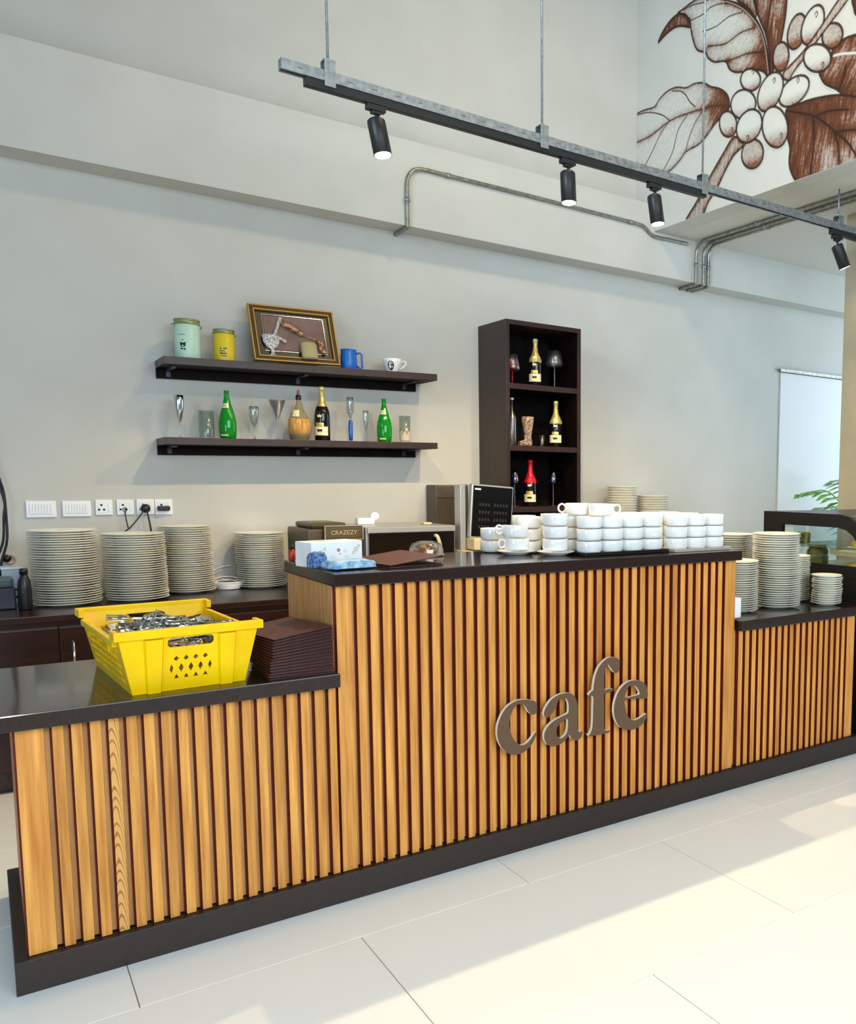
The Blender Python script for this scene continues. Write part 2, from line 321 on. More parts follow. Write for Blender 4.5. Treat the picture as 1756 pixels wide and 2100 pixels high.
BER=[(1, [(3.883, 4.012), (3.884, 4.034), (3.889, 4.057), (3.897, 4.079), (3.91, 4.098), (3.925, 4.113), (3.943, 4.123), (3.96, 4.128), (3.978, 4.127), (3.993, 4.12), (4.006, 4.107), (4.014, 4.089), (4.019, 4.069), (4.019, 4.046), (4.014, 4.023), (4.005, 4.001), (3.992, 3.981), (3.976, 3.966), (3.959, 3.956), (3.941, 3.952), (3.924, 3.954), (3.909, 3.961), (3.896, 3.974), (3.888, 3.991)]), (1, [(3.753, 4.1), (3.747, 4.124), (3.747, 4.149), (3.751, 4.173), (3.76, 4.195), (3.774, 4.214), (3.79, 4.227), (3.809, 4.234), (3.83, 4.235), (3.849, 4.229), (3.867, 4.217), (3.882, 4.199), (3.894, 4.177), (3.9, 4.153), (3.901, 4.127), (3.896, 4.102), (3.887, 4.08), (3.873, 4.062), (3.856, 4.049), (3.836, 4.042), (3.816, 4.042), (3.796, 4.048), (3.779, 4.061), (3.764, 4.078)]), (1, [(3.467, 3.964), (3.463, 3.98), (3.463, 3.999), (3.469, 4.018), (3.48, 4.036), (3.494, 4.053), (3.512, 4.066), (3.532, 4.076), (3.552, 4.081), (3.572, 4.081), (3.589, 4.076), (3.604, 4.067), (3.614, 4.053), (3.619, 4.036), (3.618, 4.017), (3.612, 3.998), (3.601, 3.979), (3.586, 3.962), (3.568, 3.949), (3.548, 3.94), (3.528, 3.935), (3.508, 3.935), (3.491, 3.94), (3.477, 3.95)]), (2, [(4.337, 3.764), (4.344, 3.787), (4.355, 3.809), (4.371, 3.83), (4.391, 3.848), (4.412, 3.862), (4.435, 3.871), (4.457, 3.873), (4.476, 3.87), (4.492, 3.861), (4.503, 3.846), (4.508, 3.828), (4.507, 3.806), (4.501, 3.783), (4.489, 3.76), (4.473, 3.738), (4.453, 3.72), (4.431, 3.707), (4.408, 3.699), (4.387, 3.697), (4.368, 3.7), (4.353, 3.71), (4.342, 3.724), (4.337, 3.743)]), (1, [(4.086, 3.493), (4.085, 3.516), (4.091, 3.54), (4.103, 3.564), (4.121, 3.585), (4.143, 3.602), (4.167, 3.615), (4.194, 3.622), (4.219, 3.623), (4.243, 3.617), (4.262, 3.605), (4.276, 3.588), (4.284, 3.567), (4.285, 3.543), (4.279, 3.518), (4.266, 3.494), (4.248, 3.473), (4.225, 3.455), (4.2, 3.443), (4.173, 3.436), (4.148, 3.436), (4.125, 3.443), (4.106, 3.455), (4.093, 3.472)]), (0, [(4.125, 3.963), (4.128, 3.982), (4.138, 4.001), (4.153, 4.02), (4.172, 4.038), (4.194, 4.052), (4.218, 4.063), (4.242, 4.069), (4.265, 4.07), (4.284, 4.066), (4.298, 4.056), (4.307, 4.043), (4.31, 4.026), (4.306, 4.007), (4.296, 3.987), (4.281, 3.968), (4.261, 3.95), (4.238, 3.936), (4.214, 3.926), (4.19, 3.92), (4.168, 3.92), (4.15, 3.924), (4.136, 3.933), (4.127, 3.947)]), (0, [(3.623, 4.081), (3.612, 4.105), (3.607, 4.132), (3.608, 4.157), (3.615, 4.181), (3.627, 4.201), (3.644, 4.217), (3.665, 4.226), (3.688, 4.229), (3.711, 4.224), (3.734, 4.213), (3.754, 4.197), (3.77, 4.175), (3.782, 4.15), (3.787, 4.123), (3.786, 4.097), (3.779, 4.072), (3.766, 4.052), (3.749, 4.037), (3.728, 4.028), (3.705, 4.026), (3.681, 4.031), (3.659, 4.042), (3.639, 4.059)]), (0, [(3.546, 3.888), (3.55, 3.909), (3.562, 3.932), (3.579, 3.954), (3.601, 3.975), (3.627, 3.992), (3.655, 4.005), (3.683, 4.013), (3.709, 4.015), (3.732, 4.01), (3.749, 4.0), (3.759, 3.984), (3.762, 3.965), (3.757, 3.943), (3.746, 3.919), (3.727, 3.896), (3.704, 3.875), (3.677, 3.858), (3.649, 3.846), (3.621, 3.839), (3.596, 3.838), (3.574, 3.843), (3.558, 3.853), (3.549, 3.869)]), (0, [(3.762, 3.733), (3.739, 3.748), (3.722, 3.766), (3.713, 3.786), (3.711, 3.807), (3.718, 3.827), (3.732, 3.845), (3.753, 3.861), (3.78, 3.872), (3.81, 3.879), (3.842, 3.88), (3.874, 3.875), (3.903, 3.866), (3.927, 3.851), (3.945, 3.833), (3.955, 3.812), (3.957, 3.791), (3.95, 3.769), (3.935, 3.75), (3.913, 3.735), (3.885, 3.724), (3.854, 3.718), (3.822, 3.718), (3.791, 3.723)]), (0, [(3.945, 3.808), (3.932, 3.834), (3.925, 3.861), (3.926, 3.889), (3.935, 3.915), (3.95, 3.938), (3.971, 3.955), (3.996, 3.966), (4.025, 3.971), (4.054, 3.968), (4.082, 3.957), (4.107, 3.94), (4.128, 3.918), (4.142, 3.891), (4.149, 3.862), (4.147, 3.834), (4.139, 3.807), (4.123, 3.784), (4.101, 3.766), (4.074, 3.756), (4.046, 3.752), (4.016, 3.756), (3.989, 3.768), (3.964, 3.785)]), (0, [(4.165, 3.815), (4.164, 3.838), (4.17, 3.863), (4.184, 3.888), (4.204, 3.911), (4.229, 3.932), (4.258, 3.948), (4.288, 3.958), (4.319, 3.962), (4.346, 3.96), (4.37, 3.951), (4.387, 3.936), (4.397, 3.916), (4.398, 3.892), (4.392, 3.866), (4.377, 3.841), (4.356, 3.817), (4.33, 3.796), (4.301, 3.781), (4.27, 3.771), (4.24, 3.768), (4.213, 3.771), (4.191, 3.78), (4.175, 3.795)]), (0, [(3.878, 3.611), (3.888, 3.645), (3.904, 3.678), (3.926, 3.709), (3.952, 3.735), (3.981, 3.754), (4.01, 3.766), (4.039, 3.768), (4.063, 3.762), (4.083, 3.747), (4.096, 3.724), (4.102, 3.695), (4.1, 3.661), (4.09, 3.627), (4.073, 3.592), (4.05, 3.561), (4.023, 3.535), (3.994, 3.517), (3.964, 3.506), (3.937, 3.505), (3.913, 3.512), (3.894, 3.528), (3.881, 3.55), (3.876, 3.579)]), (0, [(4.118, 3.653), (4.107, 3.676), (4.103, 3.702), (4.108, 3.728), (4.119, 3.753), (4.138, 3.775), (4.162, 3.793), (4.191, 3.806), (4.221, 3.812), (4.252, 3.811), (4.281, 3.804), (4.305, 3.79), (4.324, 3.771), (4.336, 3.747), (4.34, 3.721), (4.335, 3.694), (4.322, 3.668), (4.303, 3.646), (4.278, 3.628), (4.249, 3.616), (4.218, 3.61), (4.187, 3.612), (4.159, 3.62), (4.135, 3.634)])]
def catm(pts, n=4, closed=True):
    P=[np.array(p) for p in pts]; m=len(P); out=[]
    rng = range(m) if closed else range(m-1)
    for i in rng:
        if closed: a,b,c,d=P[i-1],P[i],P[(i+1)%m],P[(i+2)%m]
        else: a,b,c,d=P[max(i-1,0)],P[i],P[i+1],P[min(i+2,m-1)]
        for k in range(n):
            t=k/n; out.append(.5*((2*b)+(c-a)*t+(2*a-5*b+4*c-d)*t*t+(3*b-a-3*c+d)*t**3))
    if not closed: out.append(P[-1])
    return np.array(out)
def build_mural():
    st=.0042; Y0,Y1,Z0,Z1=2.95,5.43,3.268,4.86
    ny=int((Y1-Y0)/st); nz=int((Z1-Z0)/st)
    yy=np.linspace(Y0,Y1,ny); zz=np.linspace(Z0,Z1,nz); GY,GZ=np.meshgrid(yy,zz)
    rs=np.random.RandomState(3)
    def vnoise(sy,sz,ang=0):
        ca,sa=np.cos(ang),np.sin(ang); U=(GY*ca+GZ*sa)/sy; V=(-GY*sa+GZ*ca)/sz
        U=U-U.min();V=V-V.min(); g=rs.rand(int(V.max())+3,int(U.max())+3)
        i=U.astype(int); j=V.astype(int); fu=U-i; fv=V-j; fu=fu*fu*(3-2*fu); fv=fv*fv*(3-2*fv)
        return (g[j,i]*(1-fu)+g[j,i+1]*fu)*(1-fv)+(g[j+1,i]*(1-fu)+g[j+1,i+1]*fu)*fv
    def l3(r,g,b): return np.array(lin(r,g,b)[:3])
    wallc=l3(196,196,190); pale=l3(198,199,192); br=l3(120,76,52); dk=l3(76,42,28); ol=l3(46,30,24); tan=l3(176,150,128)
    col=np.ones((nz,ny,3))*wallc; alpha=np.zeros((nz,ny))
    def mask(P):
        m=np.zeros((nz,ny),bool); n=len(P)
        for i in range(n):
            (a,b),(c,d)=P[i],P[(i+1)%n]
            if b==d: continue
            cond=((b>GZ)!=(d>GZ)); xi=(c-a)*(GZ-b)/(d-b)+a; m^=(cond&(GY<xi))
        return m
    def dist(P,closed=True,pad=.25):
        n=len(P); D=np.full((nz,ny),9.0)
        ya,yb=P[:,0].min()-pad,P[:,0].max()+pad; za,zb=P[:,1].min()-pad,P[:,1].max()+pad
        i0,i1=np.searchsorted(yy,[ya,yb]); j0,j1=np.searchsorted(zz,[za,zb])
        if i1<=i0 or j1<=j0: return D
        X=GY[j0:j1,i0:i1]; Z=GZ[j0:j1,i0:i1]; d=D[j0:j1,i0:i1]
        for i in range(n if closed else n-1):
            a=P[i]; b=P[(i+1)%n]; e=b-a; L2=max(e@e,1e-9)
            t=np.clip(((X-a[0])*e[0]+(Z-a[1])*e[1])/L2,0,1)
            d=np.minimum(d,np.hypot(X-a[0]-t*e[0],Z-a[1]-t*e[1]))
        D[j0:j1,i0:i1]=d; return D
    def over(c,a):
        nonlocal col,alpha
        a=np.clip(a,0,1); col=col*(1-a[...,None])+c*a[...,None]; alpha=np.maximum(alpha,a)
    def stroke(P,w,c=ol,closed=False,strength=.95,soft=.003):
        D=dist(P,closed); over(c,np.clip((w-D)/soft+.5,0,1)*strength)
    fine=vnoise(.010,.010); st45=vnoise(.007,.05,.6); stv=vnoise(.008,.07,.15); mid=vnoise(.05,.05)
    def body(key,shade,depth,vein=None,veinw=.03,streak=stv,base=pale,dark=None,sm=4,ow=.007,edge=.55,vs=.42):
        P=catm(MUR[key],sm); m=mask(P); D=dist(P)
        k=shade+np.exp(-D/depth)*edge
        if vein:
            for q in vein: k=k+vs*np.exp(-dist(catm(q,3,False),False)/veinw)
        if dark: 
            for (y,z,r,s) in dark: k=k+s*np.exp(-((GY-y)**2+(GZ-z)**2)/r**2)
        k=k+(streak-.5)*.8*np.clip(k,0,1)+(fine-.5)*.2
        k=np.clip(k,0,1)
        c=base*(1-np.clip(k*1.6,0,1)[...,None])+br*np.clip(k*1.6,0,1)[...,None]
        k2=np.clip(k*1.7-.75,0,1)[...,None]; c=c*(1-k2)+dk*k2
        over(c,m.astype(float)); stroke(P,ow,closed=True)
    body('leafB2',.22,.03,streak=stv); body('leafB',.12,.05,VEIN['vB'],.03,dark=[(MUR['leafB'][5][0],MUR['leafB'][5][1],.30,.7)])
    body('dark',.6,.1)
    body('leafE',.34,.05,VEIN['vE'][1:],.03,st45,dark=[(MUR['leafE'][6][0],MUR['leafE'][6][1],.28,.5)])
    body('leafD',.16,.05,VEIN['vD'],.035,stv,dark=[(MUR['leafD'][0][0],MUR['leafD'][0][1],.34,.55),(MUR['leafD'][5][0],MUR['leafD'][5][1],.22,.35),(MUR['leafD'][11][0]-.25,MUR['leafD'][11][1],.3,.3)],edge=.45)
    body('leafC',.0,.016,VEIN['vC'][:1],.018,st45,dark=[(MUR['leafC'][0][0],MUR['leafC'][0][1],.26,.75)],ow=.005,edge=.6,vs=.5)
    body('leafA',.0,.035,VEIN['vA'][2:4]+VEIN['midA'],.022,st45,dark=[(MUR['leafA'][13][0],MUR['leafA'][13][1]+.05,.22,.7)],edge=.45)
    body('curl',.55,.02)
    for q in VEIN['vA']: stroke(catm(q,4,False),.004)
    for q in VEIN['vB']: stroke(catm(q,4,False),.005)
    for q in VEIN['vC']: stroke(catm(q,4,False),.0045,c=dk)
    for q in VEIN['vD']: stroke(catm(q,4,False),.006)
    for q in VEIN['vE'][1:]: stroke(catm(q,4,False),.006)
    stroke(catm(VEIN['midA'][0],4,False),.009); stroke(catm(VEIN['midA'][0],4,False)+np.array([.008,.006]),.003,c=tan)
    stroke(catm(VEIN['vE'][0],4,False),.007,c=pale)
    body('stemL',.28,.018,streak=stv)
    def berries(ids):
        for bi in ids:
            kind,pts=BER[bi]
            P=np.array(pts); m=mask(P); D=dist(P); c0=P.mean(0); R=np.hypot(*(P-c0).T).mean()
            g=(c0[1]-GZ)/R; k=np.clip(1.1*np.clip(g-.05,0,2)**1.3,0,.75)+np.exp(-D/.012)*.28+((.42 if kind==1 else .10) if kind else 0)
            k=np.clip(k+(fine-.5)*.35*np.clip(k*2,0,1),0,1)[...,None]
            over(pale*(1-k)+br*k,m.astype(float)); stroke(P,.0075,closed=True)
            if kind!=1:
                e=c0+np.array([-.28,.52] if bi in (5,6,8,9) else [.12,-.62] if bi in (4,12) else [-.45,-.55])*R
                q=np.array([e+.010*np.array([np.cos(t),1.5*np.sin(t)]) for t in np.linspace(0,5,9)]); stroke(q,.0035)
    berries([0,1,2,3,4,5,6]); body('stemU',.20,.012,streak=stv,ow=.006); berries([7,8,9,10,11,12])
    # keep a hairline of bare wall between paint and wall grid: only painted cells get geometry
    grow=alpha>.03
    g2=grow.copy(); g2[1:]|=grow[:-1]; g2[:-1]|=grow[1:]; g2[:,1:]|=grow[:,:-1]; g2[:,:-1]|=grow[:,1:]
    cell=g2[:-1,:-1]|g2[1:,:-1]|g2[:-1,1:]|g2[1:,1:]
    idx=-np.ones((nz,ny),int); use=np.zeros((nz,ny),bool)
    use[:-1,:-1]|=cell; use[1:,:-1]|=cell; use[:-1,1:]|=cell; use[1:,1:]|=cell
    idx[use]=np.arange(use.sum())
    V=np.stack([np.full(use.sum(),4.0575),GY[use],GZ[use]],1)
    jj,ii=np.nonzero(cell)
    F=np.stack([idx[jj,ii],idx[jj+1,ii],idx[jj+1,ii+1],idx[jj,ii+1]],1)
    me=bpy.data.meshes.new('mural'); me.vertices.add(len(V)); me.vertices.foreach_set('co',V.ravel())
    me.loops.add(len(F)*4); me.loops.foreach_set('vertex_index',F.ravel().astype(np.int32))
    me.polygons.add(len(F)); me.polygons.foreach_set('loop_start',np.arange(0,len(F)*4,4,dtype=np.int32)); 
    me.update(calc_edges=True)
    at=me.color_attributes.new('paint','FLOAT_COLOR','POINT')
    cc=np.concatenate([col[use],np.ones((len(V),1))],1); at.data.foreach_set('color',cc.ravel())
    m=mat('mural_paint',(1,1,1,1),.75,spec=.25); nt=m.node_tree
    an=nt.nodes.new('ShaderNodeVertexColor'); an.layer_name='paint'; nt.links.new(an.outputs[0],nt.nodes['Principled BSDF'].inputs['Base Color'])
    me.materials.append(m)
    o=bpy.data.objects.new('mural',me); C.objects.link(o)
    return o
tag(build_mural(),'brown painted mural of a coffee branch with leaves and berries on upper wall','mural')

# ================================================================== COUNTER
XL, XA, XB, XR = .045, .897, 2.70, 3.556
YF = 2.832          # face of the slats
LOW, HIGH = .789, 1.113
cnt = thing('bar_counter','long cafe counter clad in vertical oak slats with a raised middle','counter',(0,0,0))
MB().box(XL+.012,XA,YF+.020,3.47,.10,LOW-.047).box(XA,XB-.006,YF+.020,3.36,.10,HIGH-.045).box(XB-.006,XR-.012,YF+.020,3.47,.10,LOW-.047).build('carcass',M_back,cnt)
MB().bbox(.012,3.60,2.811,3.53,0,.096,.003).build('plinth',M_plinth,cnt)
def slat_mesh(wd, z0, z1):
    me=MB().bbox(-wd/2,wd/2,YF,YF+.0198,z0,z1,.0016).box(-wd/2-.0045,-wd/2-.0001,YF+.0192,YF+.0198,z0,z1,mi=1).mesh('slat',[M_slat,M_flank])  # thin box paints the shade line at the groove edge
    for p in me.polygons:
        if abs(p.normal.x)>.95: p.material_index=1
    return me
def slats(edges, z0, z1):
    cache={}
    for a,b in edges:
        wd=round(b-a,4)
        if wd not in cache: cache[wd]=slat_mesh(wd,z0,z1)
        o=bpy.data.objects.new('slat',cache[wd]); C.objects.link(o); o.parent=cnt; o.location=((a+b)/2,random.uniform(-.0012,.0004),0)
g=.0172
gl=[.1185+.0435*k for k in range(18)]; gl[-1]=.862
gl=[.1185+ (.862-.1185)/17*k for k in range(18)]
ed=[(XL,gl[0]-g/2)]+[(gl[i]+g/2,gl[i+1]-g/2) for i in range(17)]+[(gl[-1]+g/2,.8945)]
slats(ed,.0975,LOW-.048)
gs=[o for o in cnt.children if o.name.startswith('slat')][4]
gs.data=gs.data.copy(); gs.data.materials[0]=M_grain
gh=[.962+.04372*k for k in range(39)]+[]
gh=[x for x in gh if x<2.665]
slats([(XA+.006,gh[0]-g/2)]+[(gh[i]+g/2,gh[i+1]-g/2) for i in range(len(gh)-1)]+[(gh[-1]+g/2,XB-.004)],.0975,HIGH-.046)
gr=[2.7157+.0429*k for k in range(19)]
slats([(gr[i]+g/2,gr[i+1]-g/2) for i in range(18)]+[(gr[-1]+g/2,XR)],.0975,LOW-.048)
MB().bbox(XL-.002,XL+.0118,YF+.0202,3.46,.0975,LOW-.048,.0015).build('side_panel',M_veneer,cnt)
MB().bbox(XA+.0005,XA+.0055,YF+.0202,3.36,LOW+.001,HIGH-.046,.001).build('side_panel',M_veneer,cnt)
MB().bbox(XB-.0055,XB-.0004,YF+.0202,3.36,LOW+.001,HIGH-.046,.001).build('side_panel',M_veneer,cnt)
MB().bbox(XR-.0118,XR+.002,YF+.0202,3.46,.0975,LOW-.048,.0015).build('side_panel',M_veneer,cnt)
def wtop(x0,x1,y0,y1,z,t,label):
    return tag(MB().bbox(x0,x1,y0,y1,z-t,z,.0035).build('worktop',M_top),label,'worktop')
wtop(-.06,XA-.001,2.782,3.493,LOW,.046,'low dark stone worktop at the left end carrying the yellow crate')
wtop(XA-.007,XB+.006,2.800,3.376,HIGH,.044,'raised dark stone worktop of the counter middle with cups on it')
wtop(XB+.008,3.60,2.80,3.493,LOW,.047,'low dark stone worktop at the right end with plate stacks')
# small white socket box on the side of the raised part
sb=thing('socket_box','small white plastic box on raised counter side behind the front plates','socket box',(XB+.0005,2.862,.792))
MB().bbox(0,.044,-.022,.022,.006,.10,.006).build('body',M_wplast,sb)
MB().bbox(.0442,.047,-.014,.014,.02,.085,.001).build('cover',M_wplast,sb)

# letters
LET={'c': [[(1.5758, 0.5985), (1.5578, 0.5996), (1.54, 0.5979), (1.5089, 0.5846), (1.4847, 0.5604), (1.467, 0.5235), (1.4623, 0.4884), (1.4685, 0.4552), (1.4857, 0.4239), (1.5119, 0.4007), (1.5475, 0.3918), (1.5791, 0.3981), (1.6066, 0.4176), (1.6252, 0.4472), (1.628, 0.4591), (1.6229, 0.4633), (1.6067, 0.4443), (1.5884, 0.4292), (1.5702, 0.4235), (1.5522, 0.4297), (1.53, 0.4541), (1.517, 0.4868), (1.5128, 0.5157), (1.5196, 0.5467), (1.5331, 0.5728), (1.551, 0.5841), (1.5711, 0.5789), (1.5824, 0.5691), (1.5936, 0.549), (1.6072, 0.5357), (1.6232, 0.5348), (1.6302, 0.5451), (1.6312, 0.5696), (1.6234, 0.5839), (1.6029, 0.5923)]], 'a': [[(1.6672, 0.5144), (1.6617, 0.5318), (1.672, 0.555), (1.6956, 0.5803), (1.7288, 0.5941), (1.7624, 0.5962), (1.7867, 0.5897), (1.8039, 0.5724), (1.8137, 0.5455), (1.8162, 0.5111), (1.8143, 0.4646), (1.8164, 0.4407), (1.8238, 0.4296), (1.8373, 0.4315), (1.8363, 0.4137), (1.8239, 0.4009), (1.8065, 0.3985), (1.7868, 0.4097), (1.776, 0.4265), (1.76, 0.4095), (1.7334, 0.3962), (1.7047, 0.3943), (1.681, 0.4029), (1.6669, 0.421), (1.6623, 0.4447), (1.6718, 0.468), (1.6954, 0.4889), (1.7287, 0.5022), (1.7673, 0.5127), (1.7731, 0.5223), (1.7731, 0.5476), (1.7673, 0.5674), (1.7552, 0.5776), (1.736, 0.5784), (1.725, 0.5696), (1.7168, 0.548), (1.7025, 0.5294), (1.686, 0.5154), (1.6742, 0.5112)], [(1.7673, 0.4928), (1.7431, 0.4859), (1.7224, 0.4676), (1.7176, 0.4453), (1.7248, 0.4272), (1.7382, 0.4193), (1.7551, 0.426), (1.7663, 0.441), (1.7702, 0.4678)]], 'f': [[(2.0173, 0.6916), (2.0093, 0.7026), (1.9882, 0.7103), (1.9622, 0.7113), (1.9365, 0.6993), (1.9136, 0.6764), (1.8985, 0.6441), (1.891, 0.6066), (1.8886, 0.5898), (1.8785, 0.5835), (1.8684, 0.5756), (1.8735, 0.5676), (1.8887, 0.5632), (1.8888, 0.521), (1.8875, 0.4694), (1.8846, 0.4354), (1.8755, 0.4153), (1.8664, 0.4061), (1.8918, 0.4029), (1.9329, 0.4017), (1.9641, 0.4019), (1.9692, 0.4111), (1.951, 0.4129), (1.9431, 0.4252), (1.9418, 0.4691), (1.9426, 0.5125), (1.9423, 0.5669), (1.9631, 0.5682), (1.9813, 0.5721), (1.9865, 0.5809), (1.963, 0.5834), (1.9438, 0.584), (1.942, 0.6253), (1.9444, 0.6596), (1.9521, 0.678), (1.9624, 0.6832), (1.9728, 0.671), (1.9886, 0.6495), (2.0044, 0.6443), (2.016, 0.6546), (2.019, 0.6761)]], 'e': [[(2.1618, 0.5166), (2.1608, 0.555), (2.1483, 0.5793), (2.1233, 0.5953), (2.0904, 0.6016), (2.058, 0.5985), (2.0261, 0.5788), (2.0051, 0.5511), (1.9922, 0.5135), (1.9914, 0.4785), (2.0006, 0.4462), (2.0194, 0.4187), (2.049, 0.4016), (2.0815, 0.3946), (2.1144, 0.3979), (2.1419, 0.4113), (2.1572, 0.4336), (2.1581, 0.4507), (2.136, 0.4407), (2.1085, 0.4327), (2.0866, 0.4341), (2.0674, 0.4484), (2.0537, 0.4729), (2.0482, 0.496), (2.0468, 0.525), (2.1021, 0.5224)], [(2.0478, 0.535), (2.054, 0.5615), (2.0689, 0.5793), (2.0879, 0.5811), (2.1043, 0.5721), (2.1182, 0.5522), (2.1211, 0.5393), (2.102, 0.5358)]]}
sg=thing('cafe_sign','raised bronze letters spelling cafe on the slatted counter front','sign',(0,0,0))
for ch in 'cafe':
    loops=[[tuple(p) for p in catm(l,3)] for l in LET[ch]]
    Mx=Matrix(((1,0,0,0),(0,0,-1,2.798),(0,1,0,0),(0,0,0,1)))
    o=plate2d('letter',loops,.015,[M_brass,M_ret],Mx,sg)
    for p in o.data.polygons: p.material_index = 0 if abs(p.normal.y)>.9 else 1
    o.location.y=-.0
    tag(o,f'letter {ch}')
    ct=sum((Vector((p[0],0,p[1])) for p in LET[ch][0]),Vector())/len(LET[ch][0])
    i0=min(LET[ch][0],key=lambda p:p[0]); MB().tube([(i0[0]+.012,2.8056,i0[1]),(i0[0]+.012,2.8315,i0[1])],.003,6).build('standoff_pin',M_steel,o)

# ================================================================== BACK COUNTER (row of dark base cabinets)
bw=tag(MB().bbox(-.37,4.75,4.66,5.396,.765,.795,.003).build('worktop',M_dwood2),'dark mahogany worktop along the back wall','worktop')
for i,(a,b,lb) in enumerate(((-.34,.86,'dark base cabinet at the left end of the back counter'),(.862,1.75,'dark base cabinet behind the yellow crate and menus'),(1.752,3.1,'dark base cabinet below the microwave'),(3.102,4.74,'dark base cabinet at the right end of the back counter'))):
    t=thing('base_cabinet',lb,'cabinet',((a+b)/2,5.02,0)); h=(b-a)/2
    MB().box(-h,h,-.33,.375,.09,.763).box(-h+.01,h-.01,-.29,.37,0,.09).build('body',M_dwood2,t)
    for s in (-1,1):
        d=MB().bbox(min(s*.003,s*(h-.004)),max(s*.003,s*(h-.004)),-.352,-.331,.11,.735,.002).build('door',M_dwood2,t)
        if not (i==0 and s==-1): MB().tube([(s*.05,-.352,.50),(s*.05,-.378,.505),(s*.05,-.378,.665),(s*.05,-.352,.67)],.005,8).build('handle',M_steel,d)

# ================================================================== PLATES
ORD=['','second','third','fourth','fifth','sixth','seventh','eighth','ninth','tenth','eleventh','twelfth','thirteenth','fourteenth','fifteenth','sixteenth','seventeenth','eighteenth']
def order(i,n,what,where):
    k=n-1-i
    if k==0: return f'topmost {what}, {where}'
    if i==0: return f'lowest {what}, {where}'
    return f'{what} {ORD[k]} from top, {where}' if k<=i else f'{what} {ORD[i]} from bottom, {where}'
def plate_mesh(R, h=.017):
    return MB().lathe([(.001,.004),(R*.52,.004),(R*.55,0),(R*.60,0),(R*.63,.005),(R*.985,h-.004),(R,h-.001),(R*.995,h),(R*.97,h-.0005),(R*.64,.009),(R*.58,.0075),(.001,.0075)],28).mesh('plate',M_china)
pcache={}
def stack(x,y,z,R,n,step,where,group,top=None,jit=.0025,lean=(0,0),h=.017,what='cream plate',slip=None):
    key=(R,h)
    if key not in pcache: pcache[key]=plate_mesh(R,h)
    for i in range(n):
        o=bpy.data.objects.new('plate',pcache[key]); C.objects.link(o)
        dx,dy=(slip(i) if slip else (0,0))
        o.location=(x+random.uniform(-jit,jit)+lean[0]*i/n+dx,y+random.uniform(-jit,jit)+lean[1]*i/n+dy,z+i*step)
        o.rotation_euler=(random.uniform(-.006,.006),random.uniform(-.006,.006),random.uniform(0,6))
        tag(o,order(i,n,what,where),'plate',group)
BC=.7955
stack(.325,5.022,BC,.143,31,.01155,'leftmost stack on back counter','leftmost plate stack on back counter',lean=(-.012,0))
stack(.617,5.028,BC,.141,29,.01150,'second stack from left on back counter','second plate stack on back counter',lean=(-.008,0))
stack(.880,5.215,BC,.130,31,.01150,'tall stack below the wall plugs','plate stack by the plugs',lean=(-.004,0),slip=lambda i:(.004,0) if i<6 else (0,0))
stack(1.255,5.240,BC,.130,26,.01185,'shorter stack left of microwave','plate stack left of microwave',slip=lambda i:(.004,0) if i<11 else (-.003,0))
LC=LOW+.0005
stack(2.905,3.045,LC,.107,23,.0107,'front stack beside raised counter','front plate stack on right worktop')
stack(3.185,3.040,LC,.121,33,.01125,'tallest stack on right worktop','tallest plate stack on right worktop',slip=lambda i:(-.008,.004) if i>20 else (0,0))
stack(3.15,3.335,LC,.110,31,.0114,'stack behind the tallest, right worktop','rear plate stack on right worktop',jit=.006)
stack(3.425,3.150,LC,.090,23,.0104,'narrow half hidden stack, right worktop','half hidden plate stack')
stack(3.46,2.945,LC,.080,13,.0117,'small short stack, right worktop end','small plate stack at worktop end')
# bowls by the wall, right of the tall cabinet
def bowl_stack(x,y,z,R,n,step,where,group):
    me=MB().lathe([(.001,.003),(R*.5,.003),(R*.52,0),(R*.6,0),(R*.66,.004),(R*.93,.024),(R,.030),(R*.985,.0315),(R*.9,.026),(R*.6,.008),(.001,.006)],28).mesh('bowl',M_china)
    for i in range(n):
        o=bpy.data.objects.new('bowl',me); C.objects.link(o); o.location=(x+random.uniform(-.002,.002),y,z+i*step)
        tag(o,order(i,n,'cream bowl',where),'bowl',group)
bowl_stack(3.77,5.20,BC,.118,31,.0185,'taller wall stack right of dark cabinet','taller bowl stack by the wall')
bowl_stack(4.06,5.20,BC,.132,28,.0180,'lower wall stack right of dark cabinet','lower bowl stack by the wall')

# ================================================================== SWITCHES, SOCKETS, PLUGS
def wplate(name,label,cat,x0,x1,z0,z1,kind):
    t=thing(name,label,cat,((x0+x1)/2,5.3995,(z0+z1)/2)); w_=(x1-x0)/2; h=(z1-z0)/2
    MB().bbox(-w_,w_,-.010,0,-h,h,.003).build('faceplate',M_wplast,t)
    if kind=='switch':
        n=8
        for i in range(n):
            a=-w_+.014+(2*w_-.028)*i/n; b=a+(2*w_-.028)/n
            MB().bbox(a+.0008,b-.0008,-.0135,-.0101,-h+.017,h-.017,.001).build('switch_rocker',M_wplast,t)
    else:
        MB().bbox(-w_+.012,w_*.38,-.0125,-.0101,-h+.012,h-.012,.001).build('socket_insert',M_wplast,t)
        MB().bbox(w_*.46,w_-.010,-.0135,-.0101,-h+.018,h-.018,.001).build('switch_rocker',M_wplast,t)
        m=MB()
        for (a,b,r) in ((-.012,.012,.0055),(-.023,-.012,.0055),(-.001,-.012,.0055)):
            m.lathe([(.0001,0),(r,0),(r,.001)],10,M=Matrix.Translation((a,-.0126,b))@Matrix.Rotation(math.pi/2,4,'X'))
        m.build('pin_holes',M_ink,t)
    return t
wplate('light_switch','white eight-rocker switch plate, leftmost on the wall','switch',.194,.321,1.203,1.288,'switch')
wplate('light_switch','white eight-rocker switch plate, second from the left','switch',.346,.471,1.205,1.287,'switch')
